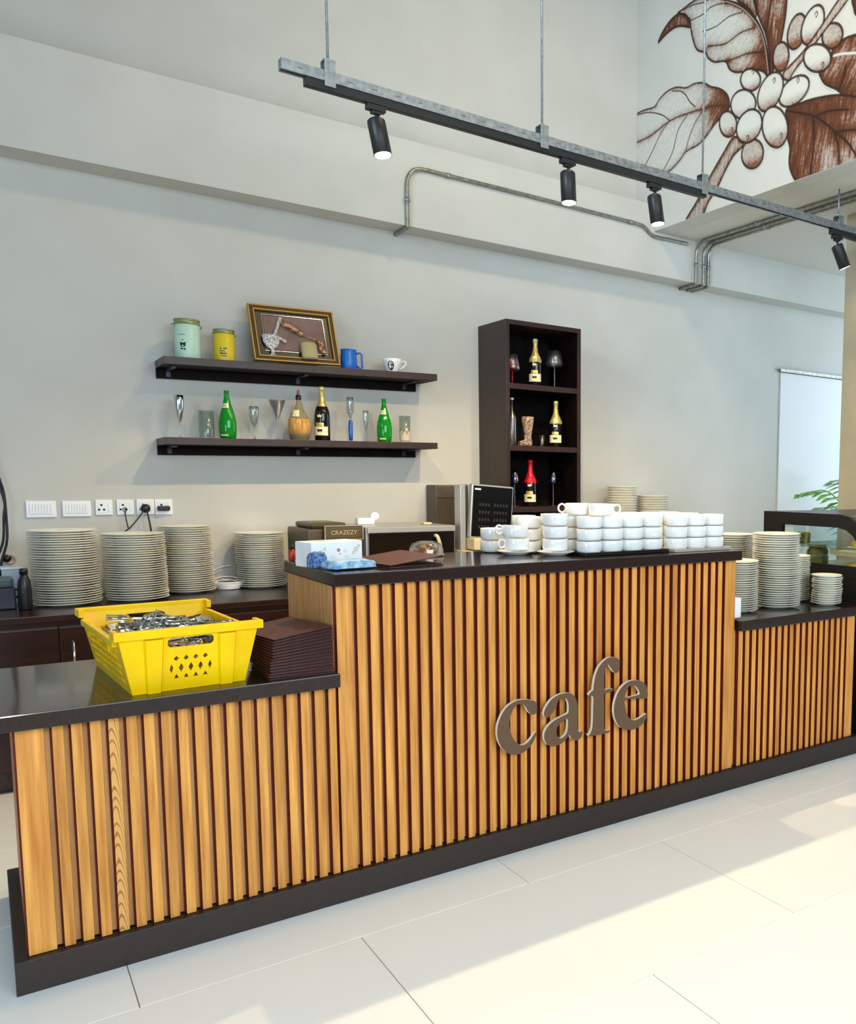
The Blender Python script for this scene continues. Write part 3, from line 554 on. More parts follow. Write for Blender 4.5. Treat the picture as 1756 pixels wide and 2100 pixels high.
wplate('wall_socket','empty white wall socket right of the two switch plates','socket',.490,.567,1.211,1.293,'socket')
wplate('wall_socket','white wall socket with thin wire below, fourth plate from left','socket',.586,.665,1.211,1.293,'socket')
wplate('wall_socket','white wall socket holding the round black plug','socket',.677,.761,1.211,1.295,'socket')
wplate('wall_socket','rightmost white wall socket holding the long black adaptor','socket',.763,.849,1.209,1.294,'socket')
plug=tag(MB().lathe([(.0001,0),(.020,0),(.024,.012),(.022,.026),(.012,.034),(.0001,.034)],18,M=Matrix.Translation((.716,5.3865,1.245))@Matrix.Rotation(math.pi/2,4,'X')).build('power_plug',M_blackp),'round black plug in the wall socket with two cables','plug')
p=tag(MB().bbox(.772,.832,5.352,5.3865,1.231,1.258,.008).build('power_adaptor',M_blackp),'long black power adaptor plugged in at the rightmost socket','adaptor')
(MB().tube(bez([(.719,5.358,1.236),(.728,5.355,1.18),(.737,5.36,1.10),(.742,5.38,.98),(.745,5.385,.80)]),.0042,8).build('power_cord',M_blackp,plug))
(MB().tube(bez([(.708,5.358,1.236),(.675,5.355,1.19),(.640,5.36,1.145),(.612,5.37,1.11),(.600,5.385,1.0),(.60,5.388,.80)]),.0030,8).build('power_cord',M_blackp,plug))
tag(MB().tube(bez([(.622,5.3855,1.232),(.622,5.37,1.20),(.627,5.372,1.165),(.632,5.375,1.14)]),.0028,8).tube([(.622+.010*math.cos(a*.7),5.383,1.240+.010*math.sin(a*.7)) for a in range(10)],.002,6).build('thin_wire',M_blackp),'short thin black wire hanging from the fourth wall plate','wire')
for i,(dx,lb) in enumerate(((0,'dark blue cable hanging down the wall at left picture edge'),(-.022,'second dark cable crossing beside the wall at the left edge'))):
    tag(MB().tube(bez([(-.02+dx,5.385,2.94),(.0+dx,5.38,2.2),(.045+dx,5.37,1.66),(.088+dx*.6,5.36,1.43),(.108,5.36-.012*i,1.33-.04*i),(.112-.01*i,5.36-.012*i,1.21),(.108+dx*.7,5.35,1.09),(.078+dx,5.35,.97),(.06+dx,5.34,.80)]),.0055,8).build('hanging_cable',M_cable),lb,'cable')
m=MB()
for k in range(5):
    ph=k*1.7; m.tube(bez([(1.085+(.060+.006*k)*math.cos(a+ph),5.255+.075*math.sin(a+ph),.802+.008*k+.030*max(0,math.sin(a+ph))*(k%2)) for a in [2*math.pi*j/9 for j in range(10)]],4),.0038,7)
m.tube(bez([(1.03,5.25,.81),(1.00,5.31,.86),(1.05,5.36,.90),(1.13,5.375,.915)]),.0038,7)
tag(m.build('cable_coil',M_wplast),'coiled white cable lying left of the shorter plate stack','cable')

# left end clutter on the back counter
t=thing('storage_bin','navy plastic bin with grey lid at the left counter end','bin',(.075,5.02,BC))
MB().bbox(-.045,.045,-.06,.06,0,.10,.006).build('body',M_bluedk,t)
MB().bbox(-.040,.040,-.055,.055,.1005,.148,.012).build('lid',mat('green_grey_plastic',lin(64,82,84),.3),t)
MB().tube([(.046,-.02,.09),(.058,-.02,.085),(.058,-.02,.06),(.046,-.02,.05)],.005,8).build('handle',M_bluedk,t)
t=thing('spray_bottle','tall black bottle beside the leftmost plate stack','bottle',(.153,4.93,BC))
MB().lathe([(.0001,0),(.026,0),(.028,.006),(.027,.10),(.024,.135),(.016,.155),(.014,.165),(.0001,.165)],20).build('body',M_blackp,t)
MB().lathe([(.0001,.1655),(.017,.1655),(.017,.188),(.012,.192),(.0001,.192)],16).build('cap',M_blackp,t)
t=thing('food_container','translucent white plastic container behind the navy bin','container',(.118,5.235,BC))
MB().lathe([(.0001,0),(.050,0),(.060,.165)],4,M=Matrix.Rotation(math.pi/4,4,'Z'),smooth=False).build('body',mat('translucent_plastic',lin(196,214,226),.4,alpha=1,trans=.25),t)
MB().bbox(-.046,.046,-.046,.046,.166,.178,.004).build('lid',M_wplast,t)
t=thing('wall_dial','small round black and orange dial on the wall at left','dial',(.103,5.3995,1.0))
MB().lathe([(.0001,.03),(.014,.03),(.017,.022),(.017,.004),(.020,0)],16,M=Matrix.Rotation(math.pi/2,4,'X')).build('dial_body',M_blackp,t)
MB().lathe([(.021,0),(.024,.002),(.024,.008),(.021,.010)],16,M=Matrix.Translation((.014,0,-.006))@Matrix.Rotation(math.pi/2,4,'X')).build('orange_ring',mat('orange_plastic',lin(222,150,80),.4),t)

# ================================================================== FLOATING SHELVES
def shelf(label,x0,x1,z0,z1,th,cz,cth,cx1):
    """slightly out of level, as in the photo"""
    a=math.atan2(z1-z0,x1-x0); t=thing('floating_shelf',label,'shelf',(x0,5.3985,z0)); t.rotation_euler=(0,-a,0)
    Lx=math.hypot(x1-x0,z1-z0)
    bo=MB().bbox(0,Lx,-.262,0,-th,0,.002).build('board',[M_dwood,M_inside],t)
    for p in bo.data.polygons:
        if p.normal.z<-.9: p.material_index=1  # underside shade put in as a darker material
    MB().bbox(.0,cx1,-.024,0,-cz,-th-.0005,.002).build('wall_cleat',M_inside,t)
    for bx in (.045,.72,cx1-.09):
        MB().bbox(bx,bx+.022,-.20,-.0245,-th-.012,-th-.0005,.001).bbox(bx,bx+.022,-.0275,-.0245,-cz+.008,-th-.012,.001).build('bracket',mat('bracket_steel',lin(54,60,70),.4,.6) if 'bracket_steel' not in bpy.data.materials else bpy.data.materials['bracket_steel'],t)
    return lambda x: z0+(x-x0)*math.tan(a)
zu=shelf('upper dark wood wall shelf with tins, picture and mugs',.797,2.298,2.037,2.070,.040,.092,.05,1.46)
zl=shelf('lower dark wood wall shelf with bottles and glasses',.787,2.294,1.622,1.646,.038,.088,.05,1.46)

# ---- upper shelf things
YS=5.25
def tin(label,x,R,h,m,cat='tin'):
    t=thing('storage_tin',label,cat,(x,YS,zu(x)+.001))
    MB().lathe([(.0001,0),(R*.97,0),(R,.004),(R,h*.86),(R*.97,h*.865)],32).build('body',m,t)
    MB().lathe([(R*.98,h*.868),(R*1.03,h*.87),(R*1.03,h*.885),(R*.99,h*.89),(R*.99,h*.955),(R*1.03,h*.965),(R*1.02,h),(R*.9,h*.99),(.0001,h*.985)],32).build('lid',M_tinrim,t)
    MB().tube([(R*1.04,-.012,h*.80),(R*1.13,-.012,h*.86),(R*1.13,.012,h*.86),(R*1.04,.012,h*.80)],.0022,6).tube([(-R*1.04,-.012,h*.88),(-R*1.16,-.012,h*.86),(-R*1.16,.012,h*.86),(-R*1.04,.012,h*.88)],.0022,6).build('wire_clasp',M_tinrim,t)
    return t
def on_cyl(mb,cx,cz,pts,R,a0):
    """flat print wrapped on a cylinder wall: pts in (u,v) metres"""
    v=[(R*math.cos(a0+u/R),R*math.sin(a0+u/R),cz+vv) for u,vv in pts]; mb.add(v,[tuple(range(len(v)))])
VA=math.atan2(-.78,-.62)   # direction from a thing towards the room
t=tin('mint green storage tin, left on the upper shelf',.933,.062,.208,M_mint)
m=MB()
for (u,v_,rx,ry) in ((.0,.070,.014,.012),(-.011,.080,.005,.004),(.011,.080,.005,.004),(-.006,.050,.007,.004),(.008,.048,.005,.005),(.0,.096,.004,.003)): on_cyl(m,0,0,[(u+.008+rx*math.cos(k),v_+ry*math.sin(k)) for k in [2*math.pi*j/12 for j in range(12)]],.0626,VA)
for k in range(5): on_cyl(m,0,0,[(-.012+.007*k,.122),(-.008+.007*k,.122),(-.008+.007*k,.126),(-.012+.007*k,.126)],.0626,VA)
m.build('printed_emblem',M_ink,t)
t=tin('yellow storage tin, second from left on the upper shelf',1.112,.053,.172,M_ytin)
m=MB()
for j in range(4):
    for k in range(4):
        if (j*3+k*5)%7!=0: on_cyl(m,0,0,[(.006+.009*k+.0035*math.cos(q)*(1+.4*(j%2)),.028+.013*j+.004*math.sin(q)) for q in [2*math.pi*i/8 for i in range(8)]],.0536,VA)
m.build('printed_emblem',M_ink,t)
# framed shadow-box picture leaning back against the wall
t=thing('framed_picture','gilt framed picture of a glass and paper sculpture leaning on upper shelf','picture',(1.488,5.213,2.066))
t.rotation_euler=(math.radians(-18),math.radians(-1.2),0)
fw,fh=.470,.338
def frame_ring(x0,x1,z0,z1,wd,y0,y1):
    m=MB(); 
    for (a,b,c,d) in ((x0,x1,z1-wd,z1),(x0,x1,z0,z0+wd),(x0,x0+wd,z0+wd,z1-wd),(x1-wd,x1,z0+wd,z1-wd)): m.bbox(a,b,y0,y1,c,d,.0025)
    return m
frame_ring(-fw/2,fw/2,0,fh,.009,-.022,0).build('outer_frame',M_goldf,t)
frame_ring(-fw/2+.009,fw/2-.009,.009,fh-.009,.016,-.018,-.002).build('frame_band',M_goldd,t)
frame_ring(-fw/2+.025,fw/2-.025,.025,fh-.025,.008,-.022,-.002).build('inner_frame',M_goldf,t)
MB().box(-fw/2+.033,fw/2-.033,-.006,-.003,.033,fh-.033).build('black_mount',M_blackp,t)
MB().box(-.160,.166,-.0085,-.0061,.072,.278).build('backdrop_panel',noise_mix(mat('mauve_paper',lin(128,100,92),.7),lin(120,92,84),lin(136,108,100),(9,9,9),3),t)
frame_ring(-.168,.174,.064,.286,.004,-.010,-.0062).build('silver_line',M_steel,t)
m=MB().lathe([(.001,.034),(.020,.035),(.009,.044),(.009,.070),(.030,.085),(.044,.112),(.047,.150),(.044,.154),(.0001,.150)],16,c=(-.134,-.024,0),M=Matrix.Diagonal((1,.35,1,1))@Matrix.Translation((0,-.03,0)))
m.tube(bez([(-.112,-.018,.150),(-.096,-.018,.195),(-.080,-.018,.235),(-.066,-.018,.268)]),.010,8)
m.tube(bez([(-.108,-.018,.135),(-.084,-.018,.138),(-.052,-.018,.118)]),[.013]*6+[.010]*6+[.004],8)
m.build('glass_collage',noise_mix(mat('crushed_silver_paper',lin(190,186,184),.5),lin(120,114,110),lin(230,228,226),(110,110,110),4,bump=.6),t)
m=MB().tube(bez([(-.078,-.016,.238),(-.040,-.016,.226),(.006,-.016,.200),(.048,-.016,.170)]),[.012]*4+[.020]*10+[.016]*4+[.008],8)
m.tube(bez([(.048,-.016,.170),(.090,-.014,.156),(.128,-.014,.146)]),.0045,8)
m.tube(bez([(.118,-.015,.142),(.146,-.015,.124),(.134,-.015,.098),(.160,-.015,.066)]),.015,8)
m.build('copper_collage',noise_mix(mat('copper_foil',lin(150,96,64),.4,.4),lin(84,50,34),lin(206,160,120),(90,90,90),4,bump=.5),t)
MB().lathe([(.0001,0),(.040,0),(.046,.012),(.046,.086),(.040,.098),(.0001,.098)],20,c=(.064,-.030,.022),M=Matrix.Diagonal((1,.5,1,1))@Matrix.Translation((0,-.028,0))).build('khaki_pot_collage',mat('khaki_card',lin(176,162,112),.6),t)
# blue mug
t=thing('mug','bright blue ceramic mug with square handle on upper shelf','mug',(1.790,YS,zu(1.79)+.001),rz=-.25)
MB().lathe([(.0001,.002),(.045,0),(.048,.006),(.047,.055),(.044,.105),(.046,.120),(.043,.120),(.041,.105),(.044,.055),(.043,.010),(.0001,.008)],28).build('body',M_bluem,t)
MB().tube([(.044,0,.100),(.062,0,.104),(.074,0,.098),(.074,0,.060),(.076,0,.018),(.062,0,.016),(.046,0,.026)],.0058,8).build('handle',M_bluem,t)
# white cup with dark print
t=thing('coffee_cup','white tapered cup with a black printed badge on upper shelf','cup',(2.056,YS,zu(2.056)+.001),rz=-.25)
MB().lathe([(.0001,.003),(.030,0),(.033,.004),(.044,.030),(.056,.065),(.059,.084),(.057,.085),(.053,.065),(.042,.034),(.029,.008),(.0001,.007)],28).build('body',M_white,t)
MB().tube(bez([(.054,0,.070),(.078,0,.074),(.080,0,.056),(.062,0,.036),(.046,0,.028)]),.0045,8).build('handle',M_white,t)
def on_cone(mb,u0,v0,rx,ry,n=14,off=.0012):
    prof=[(.033,.004),(.044,.030),(.056,.065),(.059,.084)]
    def R(z):
        for (r0,z0),(r1,z1) in zip(prof,prof[1:]):
            if z<=z1: return r0+(r1-r0)*(z-z0)/(z1-z0)
        return .059
    v=[]
    for i in range(n):
        z=v0+ry*math.sin(2*math.pi*i/n); a=VA+.25+.12+(u0+rx*math.cos(2*math.pi*i/n))/.05; r=R(z)+off; v.append((r*math.cos(a),r*math.sin(a),z))
    mb.add(v,[tuple(range(n))])
m=MB(); on_cone(m,0,.040,.019,.028); m.build('printed_badge',M_ink,t)
m=MB(); 
for u,v_,a,b in ((-.007,.052,.004,.004),(.007,.052,.004,.004),(0,.060,.007,.003),(-.009,.034,.003,.006),(.009,.034,.003,.006)): on_cone(m,u,v_,a,b,10,.0018)
m.build('badge_pale_spots',M_white,t)  # pale spots of the badge print

# ---- lathe vessels
def glass_prof(outer, wall=.0016):
    """closed thin-walled vessel from an outer profile (bottom -> rim) that starts on the axis"""
    inner=[(max(r-wall,.0003),z+(wall if i==0 else 0)) for i,(r,z) in enumerate(outer)]
    return outer+inner[::-1]
def vessel(name,label,cat,x,y,z,parts,scale=1,group=None,rz=0):
    t=thing(name,label,cat,(x,y,z),rz,group)
    for nm,prof,m_ in parts:
        MB().lathe([(r*scale,zz*scale) for r,zz in prof],24).build(nm,m_,t)
    return t
def stem_bowl(H,R,bowl0,foot=.7,shape='flute'):
    rf=R*foot
    st=[(.0001,0),(rf,0),(rf,.002),(.006,.006),(.0035,.015),(.0035,bowl0-.008),(.006,bowl0)]
    if shape=='flute': bl=[(R*.55,bowl0+(H-bowl0)*.15),(R*.92,bowl0+(H-bowl0)*.5),(R,bowl0+(H-bowl0)*.8),(R*.97,H)]
    elif shape=='cone': bl=[(R*.1,bowl0+.004),(R,H)]
    elif shape=='balloon': bl=[(R*.80,bowl0+.004),(R,bowl0+.018),(R*.97,bowl0+.034),(R*.66,H)]
    bi=[(max(r-.0014,.0004),z+(.003 if i==0 else 0)) for i,(r,z) in enumerate(bl)][::-1]+[(.0001,bowl0+.006)]
    return st, [(.006,bowl0+.0003)]+bl+bi
def wine(name,label,x,y,z,H,R,b0,shape,mg,foot=.7,mstem=None,group=None):
    st,bo=stem_bowl(H,R,b0,foot,shape); return vessel(name,label,'glass',x,y,z,[('stem',st,mstem or mg),('bowl',bo,mg)],group=group)
# lower shelf
wine('champagne_flute','silver flute glass, leftmost on the lower shelf',.879,YS,zl(.879)+.001,.226,.0235,.088,'flute',M_steel,.85,M_glass)
def tumbler(label,x,H,R,m_,y=YS,z=None):
    return vessel('tumbler',label,'glass',x,y,(z if z else zl(x)+.001),[('body',[(.0001,0),(R*.88,0),(R*.9,.003),(R,H),(R-.002,H),(R*.87,.010),(.0001,.009)],m_)])
M_tumb=thin_glass('pale_green_glass',(.93,.97,.95,1),.6,.05,.15)
tumbler('plain clear tumbler beside the left green bottle',1.008,.150,.041,M_tumb)
def mineral(label,x):
    H=.263
    t=vessel('mineral_water_bottle',label,'bottle',x,YS,zl(x)+.001,[('body',[(.0001,0),(.036,0),(.041,.010),(.045,.045),(.0455,.085),(.041,.120),(.030,.160),(.019,.200),(.0135,.228),(.0125,H-.01),(.014,H-.008),(.0138,H),(.0105,H),(.0100,.232),(.016,.200),(.027,.160),(.038,.118),(.0425,.084),(.042,.045),(.037,.012),(.0001,.008)],M_green)])
    m=MB().lathe([(.0290,.168),(.0225,.192)],14,a0=VA-.75,a1=VA+.75)
    m.lathe([(.0405,.012),(.0440,.024)],14,a0=VA-.5,a1=VA+.5); m.build('white_print',M_labelw,t)
    m=MB()
    for k in range(3): m.lathe([(.0296-.006*k*0,.172),(.0251,.186)],2,a0=VA-.45+.32*k,a1=VA-.36+.32*k)
    m.build('print_lettering',M_ink,t)
    return t
mineral('green mineral water bottle, left one on the lower shelf',1.114)
wine('champagne_flute','small clear flute right of the left green bottle',1.251,YS,zl(1.251)+.001,.184,.026,.070,'flute',M_glass,.7)
wine('cocktail_glass','clear conical long-stemmed cocktail glass on the lower shelf',1.376,YS,zl(1.376)+.001,.226,.046,.105,'cone',M_frost,.6)
t=vessel('wicker_flask','wicker covered round wine flask on the lower shelf','bottle',1.494,YS,zl(1.494)+.001,[('glass_body',[(.0001,.004),(.052,.006),(.056,.06),(.056,.10),(.047,.135),(.026,.185),(.012,.225),(.012,.25),(.0001,.25)],mat('pale_bottle_glass',lin(176,172,140),.08,trans=.5))])
MB().lathe([(.0001,0),(.045,0),(.050,.006),(.0500,.030),(.0535,.033),(.0600,.060),(.0605,.090),(.0565,.118),(.054,.125),(.0525,.121)],30).build('wicker_cover',M_wicker,t)
MB().lathe([(.014,.232),(.0155,.236),(.0155,.256),(.012,.258)],16).build('neck_seal',M_blackp,t)
MB().lathe([(.0001,.2585),(.010,.2585),(.009,.275),(.006,.288),(.0001,.289)],12).build('cork',mat('cork_stopper',lin(150,96,76),.7),t)
m=MB()
for a in (0,1.57,3.14,4.71): m.tube([(.060*math.cos(a+.4),.060*math.sin(a+.4),.10),(.043*math.cos(a+.4),.043*math.sin(a+.4),.150),(.015*math.cos(a+.4),.015*math.sin(a+.4),.226)],.0016,6)
m.build('straw_cords',M_wicker,t)
MB().lathe([(.0485,.134),(.0345,.172)],10,a0=VA-.45,a1=VA+.45).build('neck_tag',M_labelw,t)
def champagne(label,x,y,z,H=.315,s=1.0,foil=None,group=None,long=False):
    fo=foil or M_gold
    t=vessel('champagne_bottle',label,'bottle',x,y,z,[('body',[(.0001,0),(.040,0),(.043,.004),(.043,.150),(.040,.175),(.030,.200),(.019,.222),(.0001,.225)],M_dkglass),
      ('foil',[(.0315,.199),(.0240,.214),(.0175,.235),(.0150,.262),(.0148,.290),(.0175,.294),(.0175,.311),(.014,.315),(.0001,.315)],fo)])
    MB().lathe([(.0436,.030),(.0436,.082)],18,a0=VA-1.15,a1=VA+1.15).build('label',M_labelw,t)
    MB().lathe([(.0442,.084),(.0436,.086),(.0436,.098),(.0436,.104)],10,a0=VA-.55,a1=VA+.55).build('gold_emblem',M_gold,t)
    MB().lathe([(.0440,.052),(.0440,.066)],6,a0=VA-.35,a1=VA+.35).build('label_emblem',M_goldd,t)
    MB().lathe([(.0436,.136),(.0425,.152)],8,a0=VA-.28,a1=VA+.28).build('neck_label',M_labelw,t)
    if long: MB().lathe([(.0436,.160),(.0412,.176),(.0318,.199),(.0322,.1995)],20).lathe([(.040,.150),(.047,.158),(.0435,.162)],5).build('foil_skirt',fo,t)
    if s!=1: t.scale=(s,s,s)
    return t
champagne('black champagne bottle with gold foil neck on the lower shelf',1.625,YS,zl(1.625)+.001)
t=wine('twisted_glass','tall glass with a blue stem and twisted clear bowl',1.791,YS,zl(1.791)+.001,.262,.020,.128,'flute',M_glass,.75)
MB().lathe([(.0001,.0065),(.010,.0068),(.0125,.030),(.0125,.110),(.010,.124),(.0001,.1275)],16).build('blue_stem_core',mat('cobalt_blue_glass',lin(34,90,180),.15),t)
MB().lathe([(.022,.165),(.024,.172),(.022,.179),(.0235,.200),(.0215,.205),(.022,.225),(.020,.232)],16).build('twist_band',M_glass,t)
wine('champagne_flute','slim clear flute left of the right green bottle',1.883,YS,zl(1.883)+.001,.187,.018,.072,'flute',M_glass,.9)
mineral('green mineral water bottle, right one on the lower shelf',1.998)
t=tumbler('printed highball tumbler, rightmost on the lower shelf',2.128,.165,.0365,M_tumb)
m=MB()
for k in range(7):
    a=VA-.7+.24*k; z_=.060+.012*math.sin(k*2.1); m.lathe([(.0372,z_),(.0378,z_+.010+.01*(k%2))],2,a0=a,a1=a+.14)
m.build('brown_print',mat('brown_print',lin(150,104,72),.5),t)
MB().lathe([(.0335,.012),(.0350,.070)],18,a0=VA-1.4,a1=VA+1.4).build('frosted_print',mat('cream_print',lin(214,200,172),.5,alpha=.8),t)

# ================================================================== TALL CABINET WITH OPEN COMPARTMENTS
CX0,CX1,CY0=2.712,3.283,5.012
t=thing('display_cabinet','tall open dark wood cabinet with bottles in its compartments','cabinet',(CX0,CY0,BC))
H=2.442-BC; wdt=CX1-CX0; dp=5.3985-CY0
MB().bbox(0,.026,0,dp,0,H,.002).bbox(wdt-.026,wdt,0,dp,0,H,.002).build('side_panels',M_dwood,t)
MB().bbox(.0265,wdt-.0265,0,dp,H-.030,H,.002).build('top_panel',M_dwood,t)
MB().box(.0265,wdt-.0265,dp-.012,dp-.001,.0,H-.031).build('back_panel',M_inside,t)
MB().box(.0262,.0268,.012,dp-.0125,0,H-.031).build('inner_shade_sheet',M_inside,t)  # thin dark sheets paint the shade on the inner sides
MB().box(wdt-.0268,wdt-.0262,.012,dp-.0125,0,H-.031).build('inner_shade_sheet',M_inside,t)
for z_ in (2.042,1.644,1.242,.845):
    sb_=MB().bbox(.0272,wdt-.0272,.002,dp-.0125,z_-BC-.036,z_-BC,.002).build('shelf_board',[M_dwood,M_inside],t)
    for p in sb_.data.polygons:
        if p.normal.z<-.9: p.material_index=1  # shade below each board put in as a darker material
s1,s2,s3=2.043,1.645,1.243; YC=5.12
t=wine('wine_glass','red tinted wine glass, left in the top compartment',2.815,YC,s1,.196,.052,.085,'balloon',M_frost,.6,M_red)
MB().lathe([(.006,.088),(.039,.096),(.0505,.125),(.0500,.1255),(.0001,.1252)],24).build('red_wine',M_red,t)
champagne('gold necked champagne bottle in the top cabinet compartment',2.990,YC,s1,long=True)
wine('wine_glass','large clear wine glass, right in the top compartment',3.140,YC,s1,.250,.060,.142,'balloon',M_frost,.6)
t=vessel('decanter','slim clear glass decanter, left in the middle compartment','decanter',2.812,YC,s2,[('body',[(.0001,0),(.026,0),(.028,.004),(.028,.190),(.022,.205),(.009,.225),(.007,.30),(.005,.30),(.006,.226),(.020,.202),(.026,.188),(.026,.008),(.0001,.006)],M_frost)])
MB().lathe([(.0001,.3005),(.011,.3005),(.012,.312),(.0001,.316)],14).build('stopper',M_wplast,t)
# glass boot
t=thing('boot_glass','boot shaped drinking glass in the middle compartment','glass',(2.930,YC,s2))
m=MB().lathe([(.028,.035),(.024,.060),(.028,.095),(.036,.135),(.041,.165),(.042,.195),(.040,.195),(.039,.165),(.034,.135),(.026,.095),(.022,.06),(.026,.035)],20)
m.build('shaft',noise_mix(mat('amber_tinted_glass',lin(150,104,74),.12,trans=.2),lin(96,60,40),lin(210,180,156),(60,60,60),4),t)
bm_=MB(); bm_.tube(bez([(.018,0,.020),(-.010,0,.022),(-.045,-.0,.016),(-.066,0,.013)]),[.028*(1-.022*i) for i in range(19)],12); 
bm_.build('foot',bpy.data.materials['amber_tinted_glass'],t)
vessel('shot_glass','tiny clear shot glass in the middle compartment','glass',3.040,YC,s2,[('body',[(.0001,0),(.015,0),(.013,.020),(.019,.080),(.0175,.080),(.0115,.022),(.0001,.018)],M_frost)])
champagne('gold necked champagne bottle, right in the middle compartment',3.150,YC,s2,long=True)
M_dblue=thin_glass('blue_tinted_glass',(.45,.52,.80,1),1,.25,.08)
wine('goblet','blue tinted goblet, left in the lower compartment',2.828,YC,s3,.250,.027,.150,'balloon',M_dblue,.9,M_frost)
champagne('champagne bottle with bright red foil neck, lower compartment',2.948,YC,s3,s=.99,foil=M_redfoil,long=True)
wine('goblet','blue tinted goblet, right in the lower compartment',3.128,YC,s3,.256,.025,.150,'balloon',M_dblue,.9,M_frost)

# ================================================================== TRACK LIGHTING
TY=3.728; ZT=3.055   # channel top
t=thing('support_channel','galvanised steel channel hanging in front of the back wall','channel',(1.03,TY,ZT-.041)); Lc=5.4-1.03
m=MB().box(0,Lc,-.0205,-.0180,0,.041).box(0,Lc,.0180,.0205,0,.041).box(0,Lc,-.0180,.0180,.0385,.041).box(0,Lc,-.0180,-.0110,0,.0025).box(0,Lc,.0110,.0180,0,.0025)
m.build('channel_profile',M_galv,t)
m=MB()
for k in range(42):
    x=.06+k*.10; m.box(x,x+.022,-.0209,-.0206,.017,.023)
m.build('slot_row',mat('slot_shadow',lin(112,118,120),.5,.6),t)
MB().box(0,.003,-.0178,.0178,.003,.038).build('end_cap',M_galv,t)
for i,(x,zt,lb) in enumerate(((1.217,5.5995,'leftmost threaded hanger rod of the galvanised channel'),(2.219,5.5995,'second hanger rod from the left, above the channel middle'),(3.238,5.5995,'third hanger rod, in front of the mural'),(4.381,3.2645,'short rightmost hanger rod under the low ceiling'))):
    r=thing('hanger_rod',lb,'rod',(x,TY,ZT+.001))
    MB().tube([(0,0,.045),(0,0,zt-ZT-.001)],.0058,8).build('threaded_rod',M_galv,r)
    MB().box(-.022,.022,-.024,.024,.040,.0435).box(-.022,.022,-.0245,-.0215,-.062 if x<4 else -.045,.040).box(-.022,.022,.0215,.0245,-.045,.040).add([(.022,-.0245,.04),(.022,.0245,.04),(.022,0,.0),(.0235,-.0245,.04),(.0235,.0245,.04),(.0235,0,.0)],[(0,1,2),(3,5,4)]).build('saddle_bracket',M_galv,r)
    MB().lathe([(.0001,0),(.011,0),(.011,.009),(.0001,.009)],6,c=(0,0,.044),smooth=False).build('hex_nut',M_galv,r)
for x0,x1,lb in ((1.122,3.255,'long black lighting track below the galvanised channel'),(4.312,5.4,'short black lighting track at the right picture edge')):
    m=MB().bbox(x0,x1,TY-.0175,TY+.0175,ZT-.041-.0335,ZT-.0415,.0015)
    o=tag(m.build('lighting_track',M_black),lb,'track')
    MB().box(x0+.02,x1-.02,TY-.006,TY+.006,ZT-.0752,ZT-.0746).build('contact_slot',M_blackp,o)
def spot(x,lb,tilt=(0,0),power=26,z=ZT-.0765):
    t=thing('track_spotlight',lb,'spotlight',(x,TY,z))
    MB().bbox(-.040,.040,-.016,.016,-.022,0,.002).bbox(-.020,.020,-.013,.013,-.034,-.0225,.002).build('adapter',M_black,t)
    MB().tube([(.0,0,-.034),(.012,0,-.048),(.012,0,-.062)],.0065,8).build('stem',M_black,t)
    h=MB().lathe([(.0001,0),(.030,0),(.0365,-.006),(.0375,-.012),(.0375,-.150),(.0355,-.1505),(.0345,-.148),(.0001,-.1475)],28).build('lamp_body',M_black,t)
    h.location=(.0,0,-.056); h.rotation_euler=tilt
    le=MB().lathe([(.0001,-.1500),(.0338,-.1500),(.0338,-.1485),(.0001,-.1485)],24).build('lens',M_lens,h)
    l=bpy.data.lights.new('spot_bulb','SPOT'); l.energy=power; l.color=(1.0,.74,.42); l.spot_size=math.radians(158); l.spot_blend=.45; l.shadow_soft_size=.02
    lo=bpy.data.objects.new('spot_bulb',l); C.objects.link(lo); lo.parent=h; lo.location=(0,0,-.156)
    return t
R_=math.radians
spot(1.410,'black track spotlight, leftmost on the long track',(R_(-10),R_(-7),0),power=80)
spot(2.362,'black track spotlight, second from the left on the track',(R_(-5),R_(0),0),power=80)
spot(2.900,'black track spotlight, third from the left in front of mural',(R_(-7),R_(-5),0),power=72)
spot(4.372,'tilted black track spotlight on the short right track',(R_(-10),R_(-22),0),power=6)

# ================================================================== CONDUITS
def conduit(label,pts,collars,r=.0125,n=5):
    o=tag(MB().tube(bez(pts,n),r,12).build('conduit',M_cond),label,'conduit')
    for c,d in collars:
        q=Vector(d).to_track_quat('Z','Y').to_matrix().to_4x4()
        MB().lathe([(r+.0003,-.012),(r+.004,-.012),(r+.004,.012),(r+.0003,.012)],12,M=Matrix.Translation(c)@q).box(-.022,.022,-.003,.003,-.004,.004,M=Matrix.Translation(c)@q).build('pipe_clamp',M_galv,o)
    return o
y=5.200
conduit('single steel conduit arching over the wall beam above the shelves',
 [(2.15,5.396,2.938),(2.150,5.25,2.938),(2.150,5.205,2.944),(2.150,y,2.975),(2.150,y,3.10),(2.152,y,3.20),(2.168,y,3.252),(2.205,y,3.288),(2.26,y,3.300),(2.40,y,3.300),(3.0,y,3.297),(3.6,y,3.290),(3.90,y,3.286),(3.965,y,3.272),(4.02,y,3.235),(4.07,y,3.224),(4.20,y,3.226),(4.37,y,3.227)],
 [((2.150,y,3.10),(0,0,1)),((2.42,y,3.300),(1,0,0)),((3.83,y,3.287),(1,0,0))])
